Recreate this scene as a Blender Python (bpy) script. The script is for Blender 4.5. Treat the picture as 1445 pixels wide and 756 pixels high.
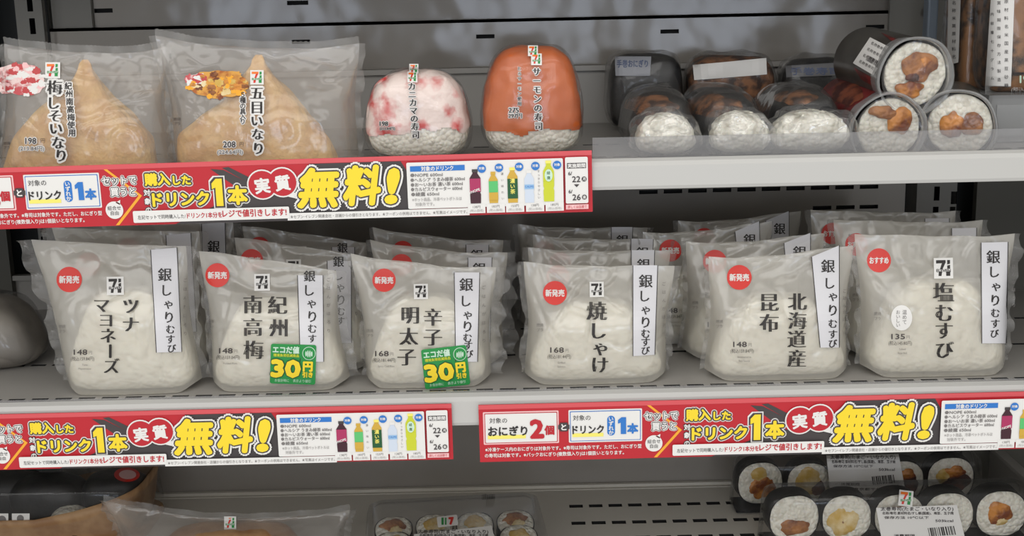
import bpy, math, random
from mathutils import Vector, Matrix, noise
random.seed(7)
scn = bpy.context.scene
for o in list(bpy.data.objects):
    bpy.data.objects.remove(o)
COL = scn.collection

# ------------------------------------------------------------------ camera
W, H, F = 1445.0, 756.0, 1743.0
PITCH, ROLL, DIST = math.radians(12.0), math.radians(-1.25), 0.75
CAM = Vector((0.0, -DIST * math.cos(PITCH), DIST * math.sin(PITCH)))
cd = bpy.data.cameras.new('camera'); cam = bpy.data.objects.new('camera', cd); COL.objects.link(cam)
cd.sensor_width = 36.0; cd.lens = 36.0 * F / W; cd.clip_start = 0.01
MC = Matrix.Translation(CAM) @ Matrix.Rotation(math.pi / 2 - PITCH, 4, 'X') @ Matrix.Rotation(ROLL, 4, 'Z')
cam.matrix_world = MC
scn.camera = cam
R3 = MC.to_3x3()
def ray(px, py):
    return R3 @ Vector(((px - W / 2) / F, -(py - H / 2) / F, -1.0))
def at(px, py, y=0.0):
    d = ray(px, py); return CAM + d * ((y - CAM.y) / d.y)
def atz(px, py, z):
    d = ray(px, py); return CAM + d * ((z - CAM.z) / d.z)

# ------------------------------------------------------------------ light
scn.view_settings.view_transform = 'Standard'; scn.view_settings.look = 'None'
scn.view_settings.exposure = -0.3; scn.view_settings.gamma = 1.0
scn.view_settings.use_curve_mapping = False
scn.cycles.transparent_max_bounces = 40
scn.cycles.max_bounces = 10
wd = bpy.data.worlds.new('world'); scn.world = wd; wd.use_nodes = True
wd.node_tree.nodes['Background'].inputs[0].default_value = (1.0, 0.985, 0.955, 1)
wd.node_tree.nodes['Background'].inputs[1].default_value = 0.95
def area(name, loc, target, sx, sy, power, color):
    l = bpy.data.lights.new(name, 'AREA'); l.shape = 'RECTANGLE'; l.size = sx; l.size_y = sy
    l.energy = power; l.color = color
    o = bpy.data.objects.new(name, l); COL.objects.link(o); o.location = loc
    o.rotation_euler = (Vector(target) - Vector(loc)).to_track_quat('-Z', 'Y').to_euler(); return o
area('canopy_light', (0.0, -0.45, 0.75), (0, 0.03, 0), 1.5, 0.20, 2.0, (1.0, 0.97, 0.92))
area('ceiling_light', (-0.3, -1.9, 0.95), (0, 0, -0.1), 2.4, 0.8, 17.0, (1.0, 0.985, 0.965))
for wx_ in (-0.75, 0.05, 0.62): area('wall_reflection_light', (wx_, -2.6, 0.12), (0, 0, 0.1), 0.34, 0.40, 2.6, (0.72, 0.82, 1.0))  # added lights behind the camera, placed for bluish reflections on the back wall

# ------------------------------------------------------------------ materials
def lin(c):
    c = c / 255.0
    return c / 12.92 if c <= 0.04045 else ((c + 0.055) / 1.055) ** 2.4
def rgb(c): return (lin(c[0]), lin(c[1]), lin(c[2]), 1.0)
MATS = {}
def mat(name, col, rough=0.5, metal=0.0, bump=0.0, bscale=200.0, var=None, vscale=40.0, vlo=0.42, vhi=0.6, coat=0.0, sub=0.0, spec=0.5, detail=4.0, vor=False):
    """principled material; var = second colour mixed in by noise"""
    if name in MATS: return MATS[name]
    m = bpy.data.materials.new(name); m.use_nodes = True; n = m.node_tree.nodes; k = m.node_tree.links
    b = n['Principled BSDF']; b.inputs['Base Color'].default_value = rgb(col)
    b.inputs['Roughness'].default_value = rough; b.inputs['Metallic'].default_value = metal
    b.inputs['Coat Weight'].default_value = coat; b.inputs['Specular IOR Level'].default_value = spec
    if sub:
        b.inputs['Subsurface Weight'].default_value = sub; b.inputs['Subsurface Radius'].default_value = (0.004, 0.003, 0.002)
        b.inputs['Subsurface Scale'].default_value = 1.0
    tc = n.new('ShaderNodeTexCoord')
    if var is not None:
        nz = n.new('ShaderNodeTexNoise'); nz.inputs['Scale'].default_value = vscale; nz.inputs['Detail'].default_value = detail
        k.new(tc.outputs['Object'], nz.inputs['Vector'])
        rp = n.new('ShaderNodeValToRGB'); rp.color_ramp.elements[0].position = vlo; rp.color_ramp.elements[1].position = vhi
        rp.color_ramp.elements[0].color = rgb(col); rp.color_ramp.elements[1].color = rgb(var)
        k.new(nz.outputs['Fac'], rp.inputs['Fac']); k.new(rp.outputs['Color'], b.inputs['Base Color'])
    if bump:
        nb = n.new('ShaderNodeTexVoronoi' if vor else 'ShaderNodeTexNoise'); nb.inputs['Scale'].default_value = bscale; nb.inputs['Detail'].default_value = 0 if vor else 3
        k.new(tc.outputs['Object'], nb.inputs['Vector'])
        bp = n.new('ShaderNodeBump'); bp.inputs['Strength'].default_value = 1.0; bp.inputs['Distance'].default_value = bump; bp.invert = vor
        k.new(nb.outputs[0], bp.inputs['Height']); k.new(bp.outputs['Normal'], b.inputs['Normal'])
    MATS[name] = m; return m
def film(name, col, alpha, rough=0.12, gloss=0.9, bump=0.0006, bscale=60.0, base=0.0):
    """thin plastic film: transparent / milky mix with a fresnel gloss"""
    m = bpy.data.materials.new(name); m.use_nodes = True; nt = m.node_tree; n = nt.nodes; k = nt.links
    for x in list(n):
        if x.type == 'BSDF_PRINCIPLED': n.remove(x)
    out = [x for x in n if x.type == 'OUTPUT_MATERIAL'][0]
    tr = n.new('ShaderNodeBsdfTransparent'); df = n.new('ShaderNodeBsdfDiffuse'); df.inputs[0].default_value = rgb(col)
    tl = n.new('ShaderNodeBsdfTranslucent'); tl.inputs[0].default_value = rgb(col)
    gl = n.new('ShaderNodeBsdfGlossy'); gl.inputs['Roughness'].default_value = rough
    mt = n.new('ShaderNodeMixShader'); mt.inputs[0].default_value = 0.4
    k.new(df.outputs[0], mt.inputs[1]); k.new(tl.outputs[0], mt.inputs[2])
    m1 = n.new('ShaderNodeMixShader'); m1.inputs[0].default_value = alpha
    k.new(tr.outputs[0], m1.inputs[1]); k.new(mt.outputs[0], m1.inputs[2])
    lw = n.new('ShaderNodeFresnel'); lw.inputs['IOR'].default_value = 1.38
    ml = n.new('ShaderNodeMath'); ml.operation = 'MULTIPLY_ADD'; ml.inputs[1].default_value = gloss; ml.inputs[2].default_value = base; k.new(lw.outputs[0], ml.inputs[0]); ml.use_clamp = True
    mn = n.new('ShaderNodeMath'); mn.operation = 'MINIMUM'; mn.inputs[1].default_value = 0.38; k.new(ml.outputs[0], mn.inputs[0])
    m2 = n.new('ShaderNodeMixShader'); k.new(mn.outputs[0], m2.inputs[0]); k.new(m1.outputs[0], m2.inputs[1]); k.new(gl.outputs[0], m2.inputs[2])
    if bump:
        tc = n.new('ShaderNodeTexCoord'); nb = n.new('ShaderNodeTexNoise'); nb.inputs['Scale'].default_value = bscale
        nb.inputs['Detail'].default_value = 2; k.new(tc.outputs['Object'], nb.inputs['Vector'])
        bp = n.new('ShaderNodeBump'); bp.inputs['Distance'].default_value = bump; k.new(nb.outputs['Fac'], bp.inputs['Height'])
        k.new(bp.outputs['Normal'], gl.inputs['Normal'])
    k.new(m2.outputs[0], out.inputs[0]); MATS[name] = m; return m

PANEL = mat('enamel_panel', (148, 143, 136), 0.14, bump=0.0050, bscale=8.0, spec=0.5)
PANEL2 = mat('enamel_panel_matt', (128, 126, 120), 0.45)
DARK = mat('dark_gap', (12, 12, 13), 0.8)
STEEL = mat('grey_steel', (138, 138, 136), 0.4)
DSTEEL = mat('dark_steel', (52, 54, 54), 0.5)
BLUEST = mat('blue_grey_steel', (128, 140, 154), 0.4)
RAILW = mat('white_rail', (188, 187, 183), 0.35)
FLOORM = mat('floor_plate_grey', (206, 202, 192), 0.4)  # shelf grey lightened, standing in for extra light on the bottom shelf
SHELFM = mat('shelf_grey', (158, 155, 150), 0.4)
GUARD = film('clear_guard', (190, 190, 192), 0.28, 0.08, 1.0, 0)
FILM = film('milky_film', (240, 236, 226), 0.47, 0.17, 1.3, 0.0013, 55.0, base=0.035)
FIN = film('crimped_film', (200, 198, 194), 0.30, 0.2, 1.0, 0.0008, 300.0)
CLEAR = film('clear_film', (215, 213, 210), 0.06, 0.10, 1.2, 0.0010, 55.0)
HAZE = film('hazy_bag_film', (238, 233, 226), 0.25, 0.14, 1.2, 0.0012, 55.0, base=0.03)
BUNCH = film('bunched_film', (225, 226, 228), 0.10, 0.09, 2.0, 0.0012, 120.0, base=0.05)
TRAYC = film('clear_tray', (190, 188, 184), 0.06, 0.10, 0.9, 0.0004, 40.0)
RICE = mat('rice', (238, 234, 220), 0.5, bump=0.0016, bscale=330.0, var=(214, 208, 192), vscale=170, vlo=0.5, vhi=0.7, sub=0.2, vor=True)
def ricemat(name, mats_):
    return None
NORI = mat('seaweed', (22, 22, 24), 0.5, bump=0.0006, bscale=160, var=(38, 36, 34), vscale=60)
TOFU = mat('fried_tofu', (194, 140, 66), 0.45, bump=0.005, bscale=100, var=(226, 184, 108), vscale=70, vlo=0.35, vhi=0.7)
CRAB = mat('crab_shred', (238, 220, 212), 0.4, bump=0.0018, bscale=120, var=(204, 62, 60), vscale=72, vlo=0.50, vhi=0.68)
SALMON = mat('salmon', (202, 106, 46), 0.32, bump=0.0006, bscale=90, var=(182, 82, 28), vscale=30, vlo=0.3, vhi=0.8, sub=0.15)
FILLING = mat('brown_filling', (176, 116, 62), 0.4, bump=0.0015, bscale=160, var=(112, 58, 26), vscale=120, vlo=0.4, vhi=0.62)
FILL2 = mat('glazed_filling', (212, 138, 54), 0.35, bump=0.0012, bscale=160, var=(120, 56, 20), vscale=90, vlo=0.42, vhi=0.6)
EGG = mat('egg_filling', (206, 168, 78), 0.45, bump=0.001, bscale=160, var=(232, 214, 170), vscale=90, vlo=0.4, vhi=0.65)
MEAT = mat('brown_food_print', (134, 88, 54), 0.5, var=(52, 30, 20), vscale=130, vlo=0.4, vhi=0.6)
MEAT2 = mat('red_food_print', (120, 62, 40), 0.45, var=(62, 24, 20), vscale=110, vlo=0.4, vhi=0.6)
PINKP = mat('pink_rice_print', (234, 208, 204), 0.5, var=(196, 84, 88), vscale=130, vlo=0.48, vhi=0.62)
PREDP = mat('print_plum_red', (190, 70, 72), 0.5)
GOLDP = mat('golden_rice_print', (216, 158, 70), 0.5, var=(170, 92, 34), vscale=150, vlo=0.45, vhi=0.62)
NUTS = mat('nut_print', (150, 104, 62), 0.4, var=(40, 26, 18), vscale=75, vlo=0.42, vhi=0.58)
PRED = mat('print_red', (186, 24, 38), 0.45)
PGLARE = mat('print_red_glare', (212, 82, 88), 0.4)
PPINK = mat('print_pink', (238, 190, 190), 0.45)
PWHITE = mat('print_white', (228, 226, 222), 0.5)
PBLACK = mat('print_black', (34, 29, 27), 0.5)
PDARK = mat('print_dark_grey', (64, 58, 58), 0.5)
PGREY = mat('print_grey', (120, 116, 114), 0.5)
PLGREY = mat('print_light_grey', (176, 173, 170), 0.5)
PYEL = mat('print_yellow', (244, 214, 40), 0.5)
PGOLD = mat('print_gold', (236, 184, 44), 0.5)
PPALE = mat('print_pale_yellow', (242, 230, 110), 0.5)
PORANGE = mat('print_orange', (240, 168, 40), 0.5)
PBLUE = mat('print_blue', (40, 116, 196), 0.5)
PBLUEL = mat('print_light_blue', (150, 190, 226), 0.5)
PGREEN = mat('print_green', (30, 142, 66), 0.5)
PDGREEN = mat('print_dark_green', (24, 84, 44), 0.5)
PPGREEN = mat('print_pale_green', (200, 228, 206), 0.5)
PTEA = mat('print_tea', (206, 166, 60), 0.5)
PLIME = mat('print_lime', (200, 206, 44), 0.5)
PMAG = mat('print_magenta', (170, 44, 92), 0.5)
PCOLA = mat('print_dark_maroon', (60, 20, 34), 0.5)
STICK = mat('sticker_red', (212, 44, 34), 0.4)
STRIPM = mat('strip_white', (214, 213, 216), 0.4)
LOGOO = mat('print_logo_orange', (236, 120, 40), 0.5)

# ------------------------------------------------------------------ mesh helpers
class MB:
    def __init__(s): s.v = []; s.f = []; s.m = []
    def add(s, vs, fs, mi=0):
        b = len(s.v); s.v += [tuple(v) for v in vs]; s.f += [tuple(i + b for i in f) for f in fs]; s.m += [mi] * len(fs)
    def box(s, x0, x1, y0, y1, z0, z1, mi=0, M=None):
        vs = [Vector((x, y, z)) for x in (x0, x1) for y in (y0, y1) for z in (z0, z1)]
        if M: vs = [M @ v for v in vs]
        s.add(vs, [(0, 1, 3, 2), (4, 6, 7, 5), (0, 4, 5, 1), (2, 3, 7, 6), (0, 2, 6, 4), (1, 5, 7, 3)], mi)
    def grid(s, fn, nu, nv, mi=0, closed_u=False):
        """fn(u,v) with u,v in 0..1"""
        vs = []; fs = []
        cu = nu if closed_u else nu + 1
        for j in range(nv + 1):
            for i in range(cu): vs.append(fn(i / nu, j / nv))
        for j in range(nv):
            for i in range(nu):
                a = j * cu + i; b = j * cu + (i + 1) % cu
                fs.append((a, b, b + cu, a + cu))
        s.add(vs, fs, mi)
    def prism(s, pts, y0, y1, mi=0, M=None):
        """outline in x,z extruded along y"""
        n = len(pts); vs = [Vector((p[0], y0, p[1])) for p in pts] + [Vector((p[0], y1, p[1])) for p in pts]
        if M: vs = [M @ v for v in vs]
        s.add(vs, [tuple(range(n)), tuple(range(2 * n - 1, n - 1, -1))] + [(i, i + n, (i + 1) % n + n, (i + 1) % n) for i in range(n)], mi)
    def build(s, name, mats, parent=None, smooth=False, loc=None, bevel=0.0):
        me = bpy.data.meshes.new(name); me.from_pydata(s.v, [], s.f)
        if not isinstance(mats, (list, tuple)): mats = [mats]
        for m in mats: me.materials.append(m)
        me.polygons.foreach_set('material_index', s.m)
        if smooth: me.polygons.foreach_set('use_smooth', [True] * len(s.f))
        me.update()
        o = bpy.data.objects.new(name, me); COL.objects.link(o)
        if parent: o.parent = parent
        if loc is not None: o.location = loc
        if bevel:
            md = o.modifiers.new('bevel', 'BEVEL'); md.width = bevel; md.segments = 2; md.limit_method = 'ANGLE'
        return o
def tag(o, label=None, cat=None, group=None, kind=None):
    if label: o['label'] = label
    if cat: o['category'] = cat
    if group: o['group'] = group
    if kind: o['kind'] = kind
    return o
def thing(name, label, cat, loc=(0, 0, 0), group=None, rot=(0, 0, 0)):
    o = bpy.data.objects.new(name, None); COL.objects.link(o); o.location = loc; o.rotation_euler = rot
    o.empty_display_size = 0.01
    return tag(o, label, cat, group)
def dup(root, loc, rot=(0, 0, 0), label=None, group=None, skip=()):
    r = root.copy(); COL.objects.link(r); r.location = loc; r.rotation_euler = rot
    if label: r['label'] = label
    if group: r['group'] = group
    for ch in list(root.children):
        if ch.name.split('.')[0] in skip: continue
        c = ch.copy(); COL.objects.link(c); c.parent = r
        for g in list(ch.children):
            d = g.copy(); COL.objects.link(d); d.parent = c
    return r
_g = {}
def glyphs(s, off=0.0):
    k = (s, off)
    if k not in _g:
        c = bpy.data.curves.new('t', 'FONT'); c.body = s; c.offset = off; c.resolution_u = 2; c.align_x = 'CENTER'
        o = bpy.data.objects.new('t', c); m = o.to_mesh()
        vs = [(v.co.x, v.co.y - 0.38) for v in m.vertices]; fs = [tuple(p.vertices) for p in m.polygons]
        o.to_mesh_clear(); bpy.data.objects.remove(o); bpy.data.curves.remove(c)
        xs = [v[0] for v in vs] or [0, 1]
        _g[k] = (vs, fs, max(xs) - min(xs), (max(xs) + min(xs)) / 2)
    return _g[k]
class Decal:
    """flat printed shapes laid on a surface; fn(x, y, layer) gives the point, x right and y down"""
    def __init__(s, fn): s.fn = fn; s.mb = MB(); s.mats = []
    def mi(s, m):
        if m not in s.mats: s.mats.append(m)
        return s.mats.index(m)
    def poly(s, pts, m, layer=1):
        vs = [s.fn(p[0], p[1], layer) for p in pts]; s.mb.add(vs, [tuple(range(len(pts) - 1, -1, -1))], s.mi(m))
    def quad(s, c, m, layer=1, n=8):
        """c = four corners tl,tr,br,bl"""
        def q(u, v):
            x = (c[0][0] * (1 - u) + c[1][0] * u) * (1 - v) + (c[3][0] * (1 - u) + c[2][0] * u) * v
            y = (c[0][1] * (1 - u) + c[1][1] * u) * (1 - v) + (c[3][1] * (1 - u) + c[2][1] * u) * v
            return s.fn(x, y, layer)
        s.mb.grid(q, n, n, s.mi(m))
    def rect(s, x0, y0, x1, y1, m, layer=1, n=1): s.quad([(x0, y0), (x1, y0), (x1, y1), (x0, y1)], m, layer, n)
    def rrect(s, x0, y0, x1, y1, r, m, layer=1, rot=0.0):
        pts = []; cx, cy = (x0 + x1) / 2, (y0 + y1) / 2; c, sn = math.cos(rot), math.sin(rot)
        for (ax, ay, a0) in ((x1 - r, y0 + r, -90), (x1 - r, y1 - r, 0), (x0 + r, y1 - r, 90), (x0 + r, y0 + r, 180)):
            for i in range(5):
                a = math.radians(a0 + 22.5 * i); dx = ax + r * math.cos(a) - cx; dy = ay + r * math.sin(a) - cy
                pts.append((cx + dx * c - dy * sn, cy + dx * sn + dy * c))
        s.poly(pts, m, layer)
    def disc(s, cx, cy, r, m, layer=1, ry=None, rings=4):
        ry = ry or r
        def q(u, v): return s.fn(cx + r * v * math.cos(u * 6.28319), cy + ry * v * math.sin(u * 6.28319), layer)
        s.mb.grid(q, 28, rings, s.mi(m), True)
    def blob(s, cx, cy, rx, ry, m, layer=1, seed=0.0, amp=0.25, freq=2.2):
        def q(u, v):
            a = u * 6.28319; k = v * (1 + amp * noise.noise(Vector((math.cos(a) * freq, math.sin(a) * freq, seed))))
            return s.fn(cx + rx * k * math.cos(a), cy + ry * k * math.sin(a), layer)
        s.mb.grid(q, 40, 5, s.mi(m), True)
    def text(s, t, x, y, size, m, layer=2, bold=0.0, sx=1.0, rot=0.0, shear=0.0, fit=None, thin=0.0, horiz=False, nst=8):
        vs, fs, w, c0 = glyphs(t, thin)
        if fit: sx = fit / max(1e-6, w * size)
        cr, sr = math.cos(rot), math.sin(rot)
        offs = [(0, 0)]
        if bold:
            offs = [(-bold, 0), (bold, 0), (0, 0)] if horiz else [(0, 0)] + [(bold * math.cos(6.28319 * i / nst), bold * math.sin(6.28319 * i / nst)) for i in range(nst)]
            if bold > 0.09 and not horiz:
                offs += [(bold * .55 * math.cos(6.28319 * i / 6), bold * .55 * math.sin(6.28319 * i / 6)) for i in range(6)]
        for io, (ox, oy) in enumerate(offs):
            pts = []; lay = layer + 0.012 * io
            for (vx, vy) in vs:
                dx = ((vx - c0) * sx + ox + vy * shear) * size; dy = -(vy + oy) * size
                pts.append(s.fn(x + dx * cr - dy * sr, y + dx * sr + dy * cr, lay))
            s.mb.add(pts, fs, s.mi(m))
    def chars(s, lst, m, layer=2, **kw):
        for (ch, x, y, size) in lst:
            if ch == '｜': s.text('ー', x, y, size * 1.15, m, layer, bold=.045, rot=1.5708)
            else: s.text(ch, x, y, size, m, layer, **kw)
    def vtext(s, t, x, y0, y1, size, m, layer=2, **kw):
        n = len(t)
        for i, ch in enumerate(t):
            s.text(ch, x, y0 + (y1 - y0) * (i / max(1, n - 1)), size, m, layer, **kw)
    def build(s, name, parent, loc=None): return s.mb.build(name, s.mats, parent, False, loc)

def logo(d, cx, cy, w, layer=1, colour=False, rot=0.0, plate=True, h=None):
    """small square chain mark: big 7 crossed by a word, on a white plate"""
    k = w / 26.0
    cr, sr = math.cos(rot), math.sin(rot)
    def P(a): return [(cx + (x * cr - y * sr) * k, cy + (x * sr + y * cr) * k) for x, y in a]
    if plate: d.quad(P([(-13, -14), (13, -14), (13, 14), (-13, 14)]), PWHITE, layer, 3)
    a, b, c = (LOGOO, STICK, PGREEN) if colour else (PBLACK, PBLACK, PBLACK)
    d.poly(P([(-10, -11), (3, -11), (3, -7), (-10, -6.5)]), a, layer + 1)
    d.poly(P([(-2, -7.2), (3, -8), (-1.5, 1.5), (-5, 1.5)]), b, layer + 1)
    d.poly(P([(-6.5, 4.5), (-2, 4.5), (-3, 10.5), (-7, 10.5)]), b, layer + 1)
    d.text('ELEVEN', cx, cy + 3 * k, 5.6 * k, PBLACK if not colour else PGREEN, layer + 1, bold=0.03, fit=19 * k, nst=4)
    d.poly(P([(5, -11), (9, -11), (9, -6), (5, -5)]), c, layer + 1)
    d.poly(P([(5, -3.5), (9, -4.5), (9, 1), (5, 1)]), c, layer + 1)
    d.poly(P([(3.5, 4.5), (9, 4.5), (9, 10.5), (3.5, 10.5)]), c, layer + 1)

def superblob(mb, c, hx, hy, h, taper=0.45, e1=0.6, e2=0.55, nu=56, nv=36, amp=0.0008, freq=160.0, seed=0.0, mi=0, cut=None, bulge=0.0):
    """rounded block standing on its base, narrowing upward"""
    sg = lambda v, e: math.copysign(abs(v) ** e, v)
    def q(u, v):
        th = u * 6.28319; ph = (v - 0.5) * math.pi
        zc = sg(math.sin(ph), e2); zz = (zc + 1) / 2
        r = abs(math.cos(ph)) ** e2
        x = sg(math.cos(th), e1) * r; y = sg(math.sin(th), e1) * r
        tp = 1 - taper * zz ** 1.5 + bulge * math.sin(math.pi * zz)
        p = Vector((x * hx * tp, y * hy * (1 - 0.25 * taper * zz), zz * h))
        nv_ = Vector((x * hy, y * hx, zc * hx)); nv_ = nv_.normalized() if nv_.length > 1e-6 else Vector((0, 0, 1))
        p += nv_ * amp * (noise.noise(p * freq + Vector((seed, 0, 0))) + 0.6 * noise.noise(p * freq * 0.3 + Vector((0, seed, 0))))
        if p.z < 0: p.z = 0
        return p + Vector(c)
    mb.grid(q, nu, nv, mi, True)
# ------------------------------------------------------------------ setting: refrigerated case
YB = 0.27                                   # back wall plane
ZU = atz_u = at(1000, 224, 0.012).z         # floor of the upper shelf
ZM = at(640, 552, 0.012).z                  # floor of the middle shelf
ZL = at(600, 694, 0.262).z                  # floor of the bottom shelf
def holed(mb, xs0, xs1, zs0, zs1, slots, P, depth, mi=0, mj=1):
    """flat sheet with real slot holes (x0,x1,z0,z1); P(x,z,d) places it; the slots have rims of the given depth"""
    xs = sorted(set([xs0, xs1] + [v for s in slots for v in s[:2]])); zs = sorted(set([zs0, zs1] + [v for s in slots for v in s[2:]]))
    for i in range(len(xs) - 1):
        for j in range(len(zs) - 1):
            cx, cz = (xs[i] + xs[i + 1]) / 2, (zs[j] + zs[j + 1]) / 2
            if any(s[0] < cx < s[1] and s[2] < cz < s[3] for s in slots): continue
            mb.add([P(xs[i], zs[j], 0), P(xs[i + 1], zs[j], 0), P(xs[i + 1], zs[j + 1], 0), P(xs[i], zs[j + 1], 0)], [(0, 1, 2, 3)], mi)
    for s in slots:
        c = [(s[0], s[2]), (s[1], s[2]), (s[1], s[3]), (s[0], s[3])]
        vs = [P(a, b, 0) for a, b in c] + [P(a, b, depth) for a, b in c]
        mb.add(vs, [(0, 1, 5, 4), (1, 2, 6, 5), (2, 3, 7, 6), (3, 0, 4, 7), (4, 5, 6, 7)], mj)

def pslot(px, py, w, h, y):
    p = at(px, py, y); k = (at(px + 1, py, y) - p).length
    return (p.x - w * k / 2, p.x + w * k / 2, p.z - h * k / 2, p.z + h * k / 2)
XL, XR = at(62, 40, YB).x, at(1288, 40, YB).x
ZS = at(640, 28, YB).z                      # seam between the two back panels
wslots = [pslot(x, y, 26, 5.5, YB) for x, y in ((425, 66), (685, 57), (945, 45), (1235, 33))]
for i in range(10): wslots.append(pslot(915 + 34.6 * i, 272.4 - 1.15 * i, 26, 6, YB))
for i in range(3): wslots.append(pslot(1160 + 33 * i, 293.2 - 1.0 * i, 26, 6, YB))
for i in range(10):
    if i > 0: pass
zrow = wslots[4][2]; 
for s_ in range(len(wslots)):               # straighten each row
    grp = range(0, 4) if s_ < 4 else (range(4, 14) if s_ < 14 else range(14, 17))
    z0 = sum(wslots[g][2] for g in grp) / len(grp); hh = 0.0032
    wslots[s_] = (wslots[s_][0], wslots[s_][1], z0, z0 + hh)
    # every row keeps one height; x stays
seen = []
for s in wslots: seen.append(s)
mb = MB(); holed(mb, XL, XR, ZL - 0.02, ZS, seen, lambda x, z, d: (x, YB + d, z), 0.006)
mb.box(XL, XR, YB, YB + 0.004, ZS - 0.0025, ZS, 0)
w = mb.build('wall_back', [PANEL, DARK]); tag(w, 'grey enamel back panel with black slots', kind='structure'); w.name = 'wall_back'
mb = MB(); up = [pslot(420, 4, 30, 6, YB + .01), pslot(146, 15, 26, 6, YB + .01)]
holed(mb, at(128, 30, YB).x, XR, ZS - 0.004, 0.30, up, lambda x, z, d: (x, YB + 0.010 + d, z), 0.006)
tag(mb.build('wall_upper', [PANEL, DARK]), kind='structure')
mb = MB(); mb.box(-0.60, 0.60, YB + 0.03, YB + 0.04, ZL - 0.05, 0.32); tag(mb.build('wall_behind', DSTEEL), kind='structure')
# raised cover with black recess, left of the upper panel
mb = MB(); mb.box(at(70, 20, YB).x, at(126, 20, YB).x, YB + 0.005, YB + 0.012, ZS - 0.02, 0.30)
tag(mb.build('trim_1', PANEL2), kind='structure')
# uprights with hook slots
def upright(name, px0, px1, slotpx, y, label, m=PANEL2):
    x0, x1 = at(px0, 40, y).x, at(px1, 40, y).x
    sl = []
    for (cx, w_, cy, h_) in slotpx: sl.append(pslot(cx, cy, w_, h_, y))
    zs = sorted(set(round(s[2], 4) for s in sl))
    t = thing(name, label, 'upright', ((x0 + x1) / 2, y, ZL - 0.02))
    b = MB(); loc = Vector(t.location)
    holed(b, x0, x1, ZL - 0.02, 0.30, sl, lambda x, z, d: Vector((x, y + d, z)) - loc, 0.012)
    for xa in (x0, x1):
        vs = [Vector((xa, y + dy, z)) - loc for z in (ZL - 0.02, 0.30) for dy in (0, 0.028)]
        b.add(vs, [(0, 1, 3, 2)], 0)
    b.build('post', [m, DARK], t)
    return t
upL = upright('slotted_upright', 24, 62, [(42, 8, 6, 20), (46, 8, 37, 22), (61, 8, 324, 9), (62, 8, 338, 9)], YB - 0.0065,
              'grey slotted steel upright at the far left behind the pouches')
b = MB(); x_ = at(61, 20, YB - .013).x; b.box(x_, x_ + 0.0016, YB - 0.0080, YB - 0.0066, 0.06, 0.30); b.build('edge_seal', DARK, upL, loc=-Vector(upL.location))
upR = upright('slotted_upright', 1305, 1362, [(1322, 8, 273, 20), (1346, 8, 279, 18), (1320, 8, 302, 21), (1344, 8, 301, 19)], YB - 0.0065,
              'grey slotted steel upright at the right below the upper shelf')
b = MB(); p = at(1333, 302, YB - .0070) - Vector(upR.location)
b.grid(lambda u, v: p + Vector((0.0012 * v * math.cos(u * 6.283), 0, 0.0012 * v * math.sin(u * 6.283))), 12, 1, 0, True); b.build('screw', DARK, upR)
# plain enamel side strip with a black bolt
p0, p1 = at(1256, 20, YB - .006), at(1322, 20, YB - .006)
t = thing('side_strip', 'grey enamel strip with a black bolt beside the stacked sushi tube', 'panel', (0.5 * (p0.x + p1.x), YB - .006, ZU))
b = MB(); b.box(p0.x, p1.x, YB - 0.005, YB - 0.001, ZU + 0.004, 0.30); b.build('plate', PANEL2, t, loc=-Vector(t.location))
b = MB(); p = at(1309, 18, YB - .007)
superblob(b, (0, 0, 0), 0.004, 0.004, 0.003, 0.2, 1, 1, 20, 10, 0)
bo = b.build('bolt', DARK, t, True, loc=p - Vector(t.location)); bo.rotation_euler = (math.pi / 2, 0, 0)
p0 = at(1324, 60, 0.20); 
t = thing('divider_post', 'narrow blue grey post right of the stacked sushi tube', 'post', (p0.x, 0.22, ZU))
b = MB(); b.box(-0.004, 0.004, -0.006, 0.006, 0, 0.24); b.build('post', BLUEST, t, bevel=0.0015)
# side walls and the far case
mb = MB(); mb.box(-0.60, -0.59, -0.1, 0.32, ZL - 0.05, 0.32); tag(mb.build('wall_left', DSTEEL), kind='structure')
mb = MB(); mb.box(0.59, 0.60, -0.1, 0.32, ZL - 0.05, 0.32); tag(mb.build('wall_right', DSTEEL), kind='structure')
mb = MB(); mb.box(-0.59, at(20, 300, YB).x, YB - 0.02, YB - 0.012, ZL, 0.32); tag(mb.build('trim_2', mat('olive_panel', (88, 86, 78), 0.5)), kind='structure')
mb = MB(); mb.box(at(1364, 300, YB).x, 0.59, YB - 0.02, YB - 0.012, ZL, 0.32); tag(mb.build('trim_3', mat('olive_panel', (88, 86, 78), 0.5)), kind='structure')

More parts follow.
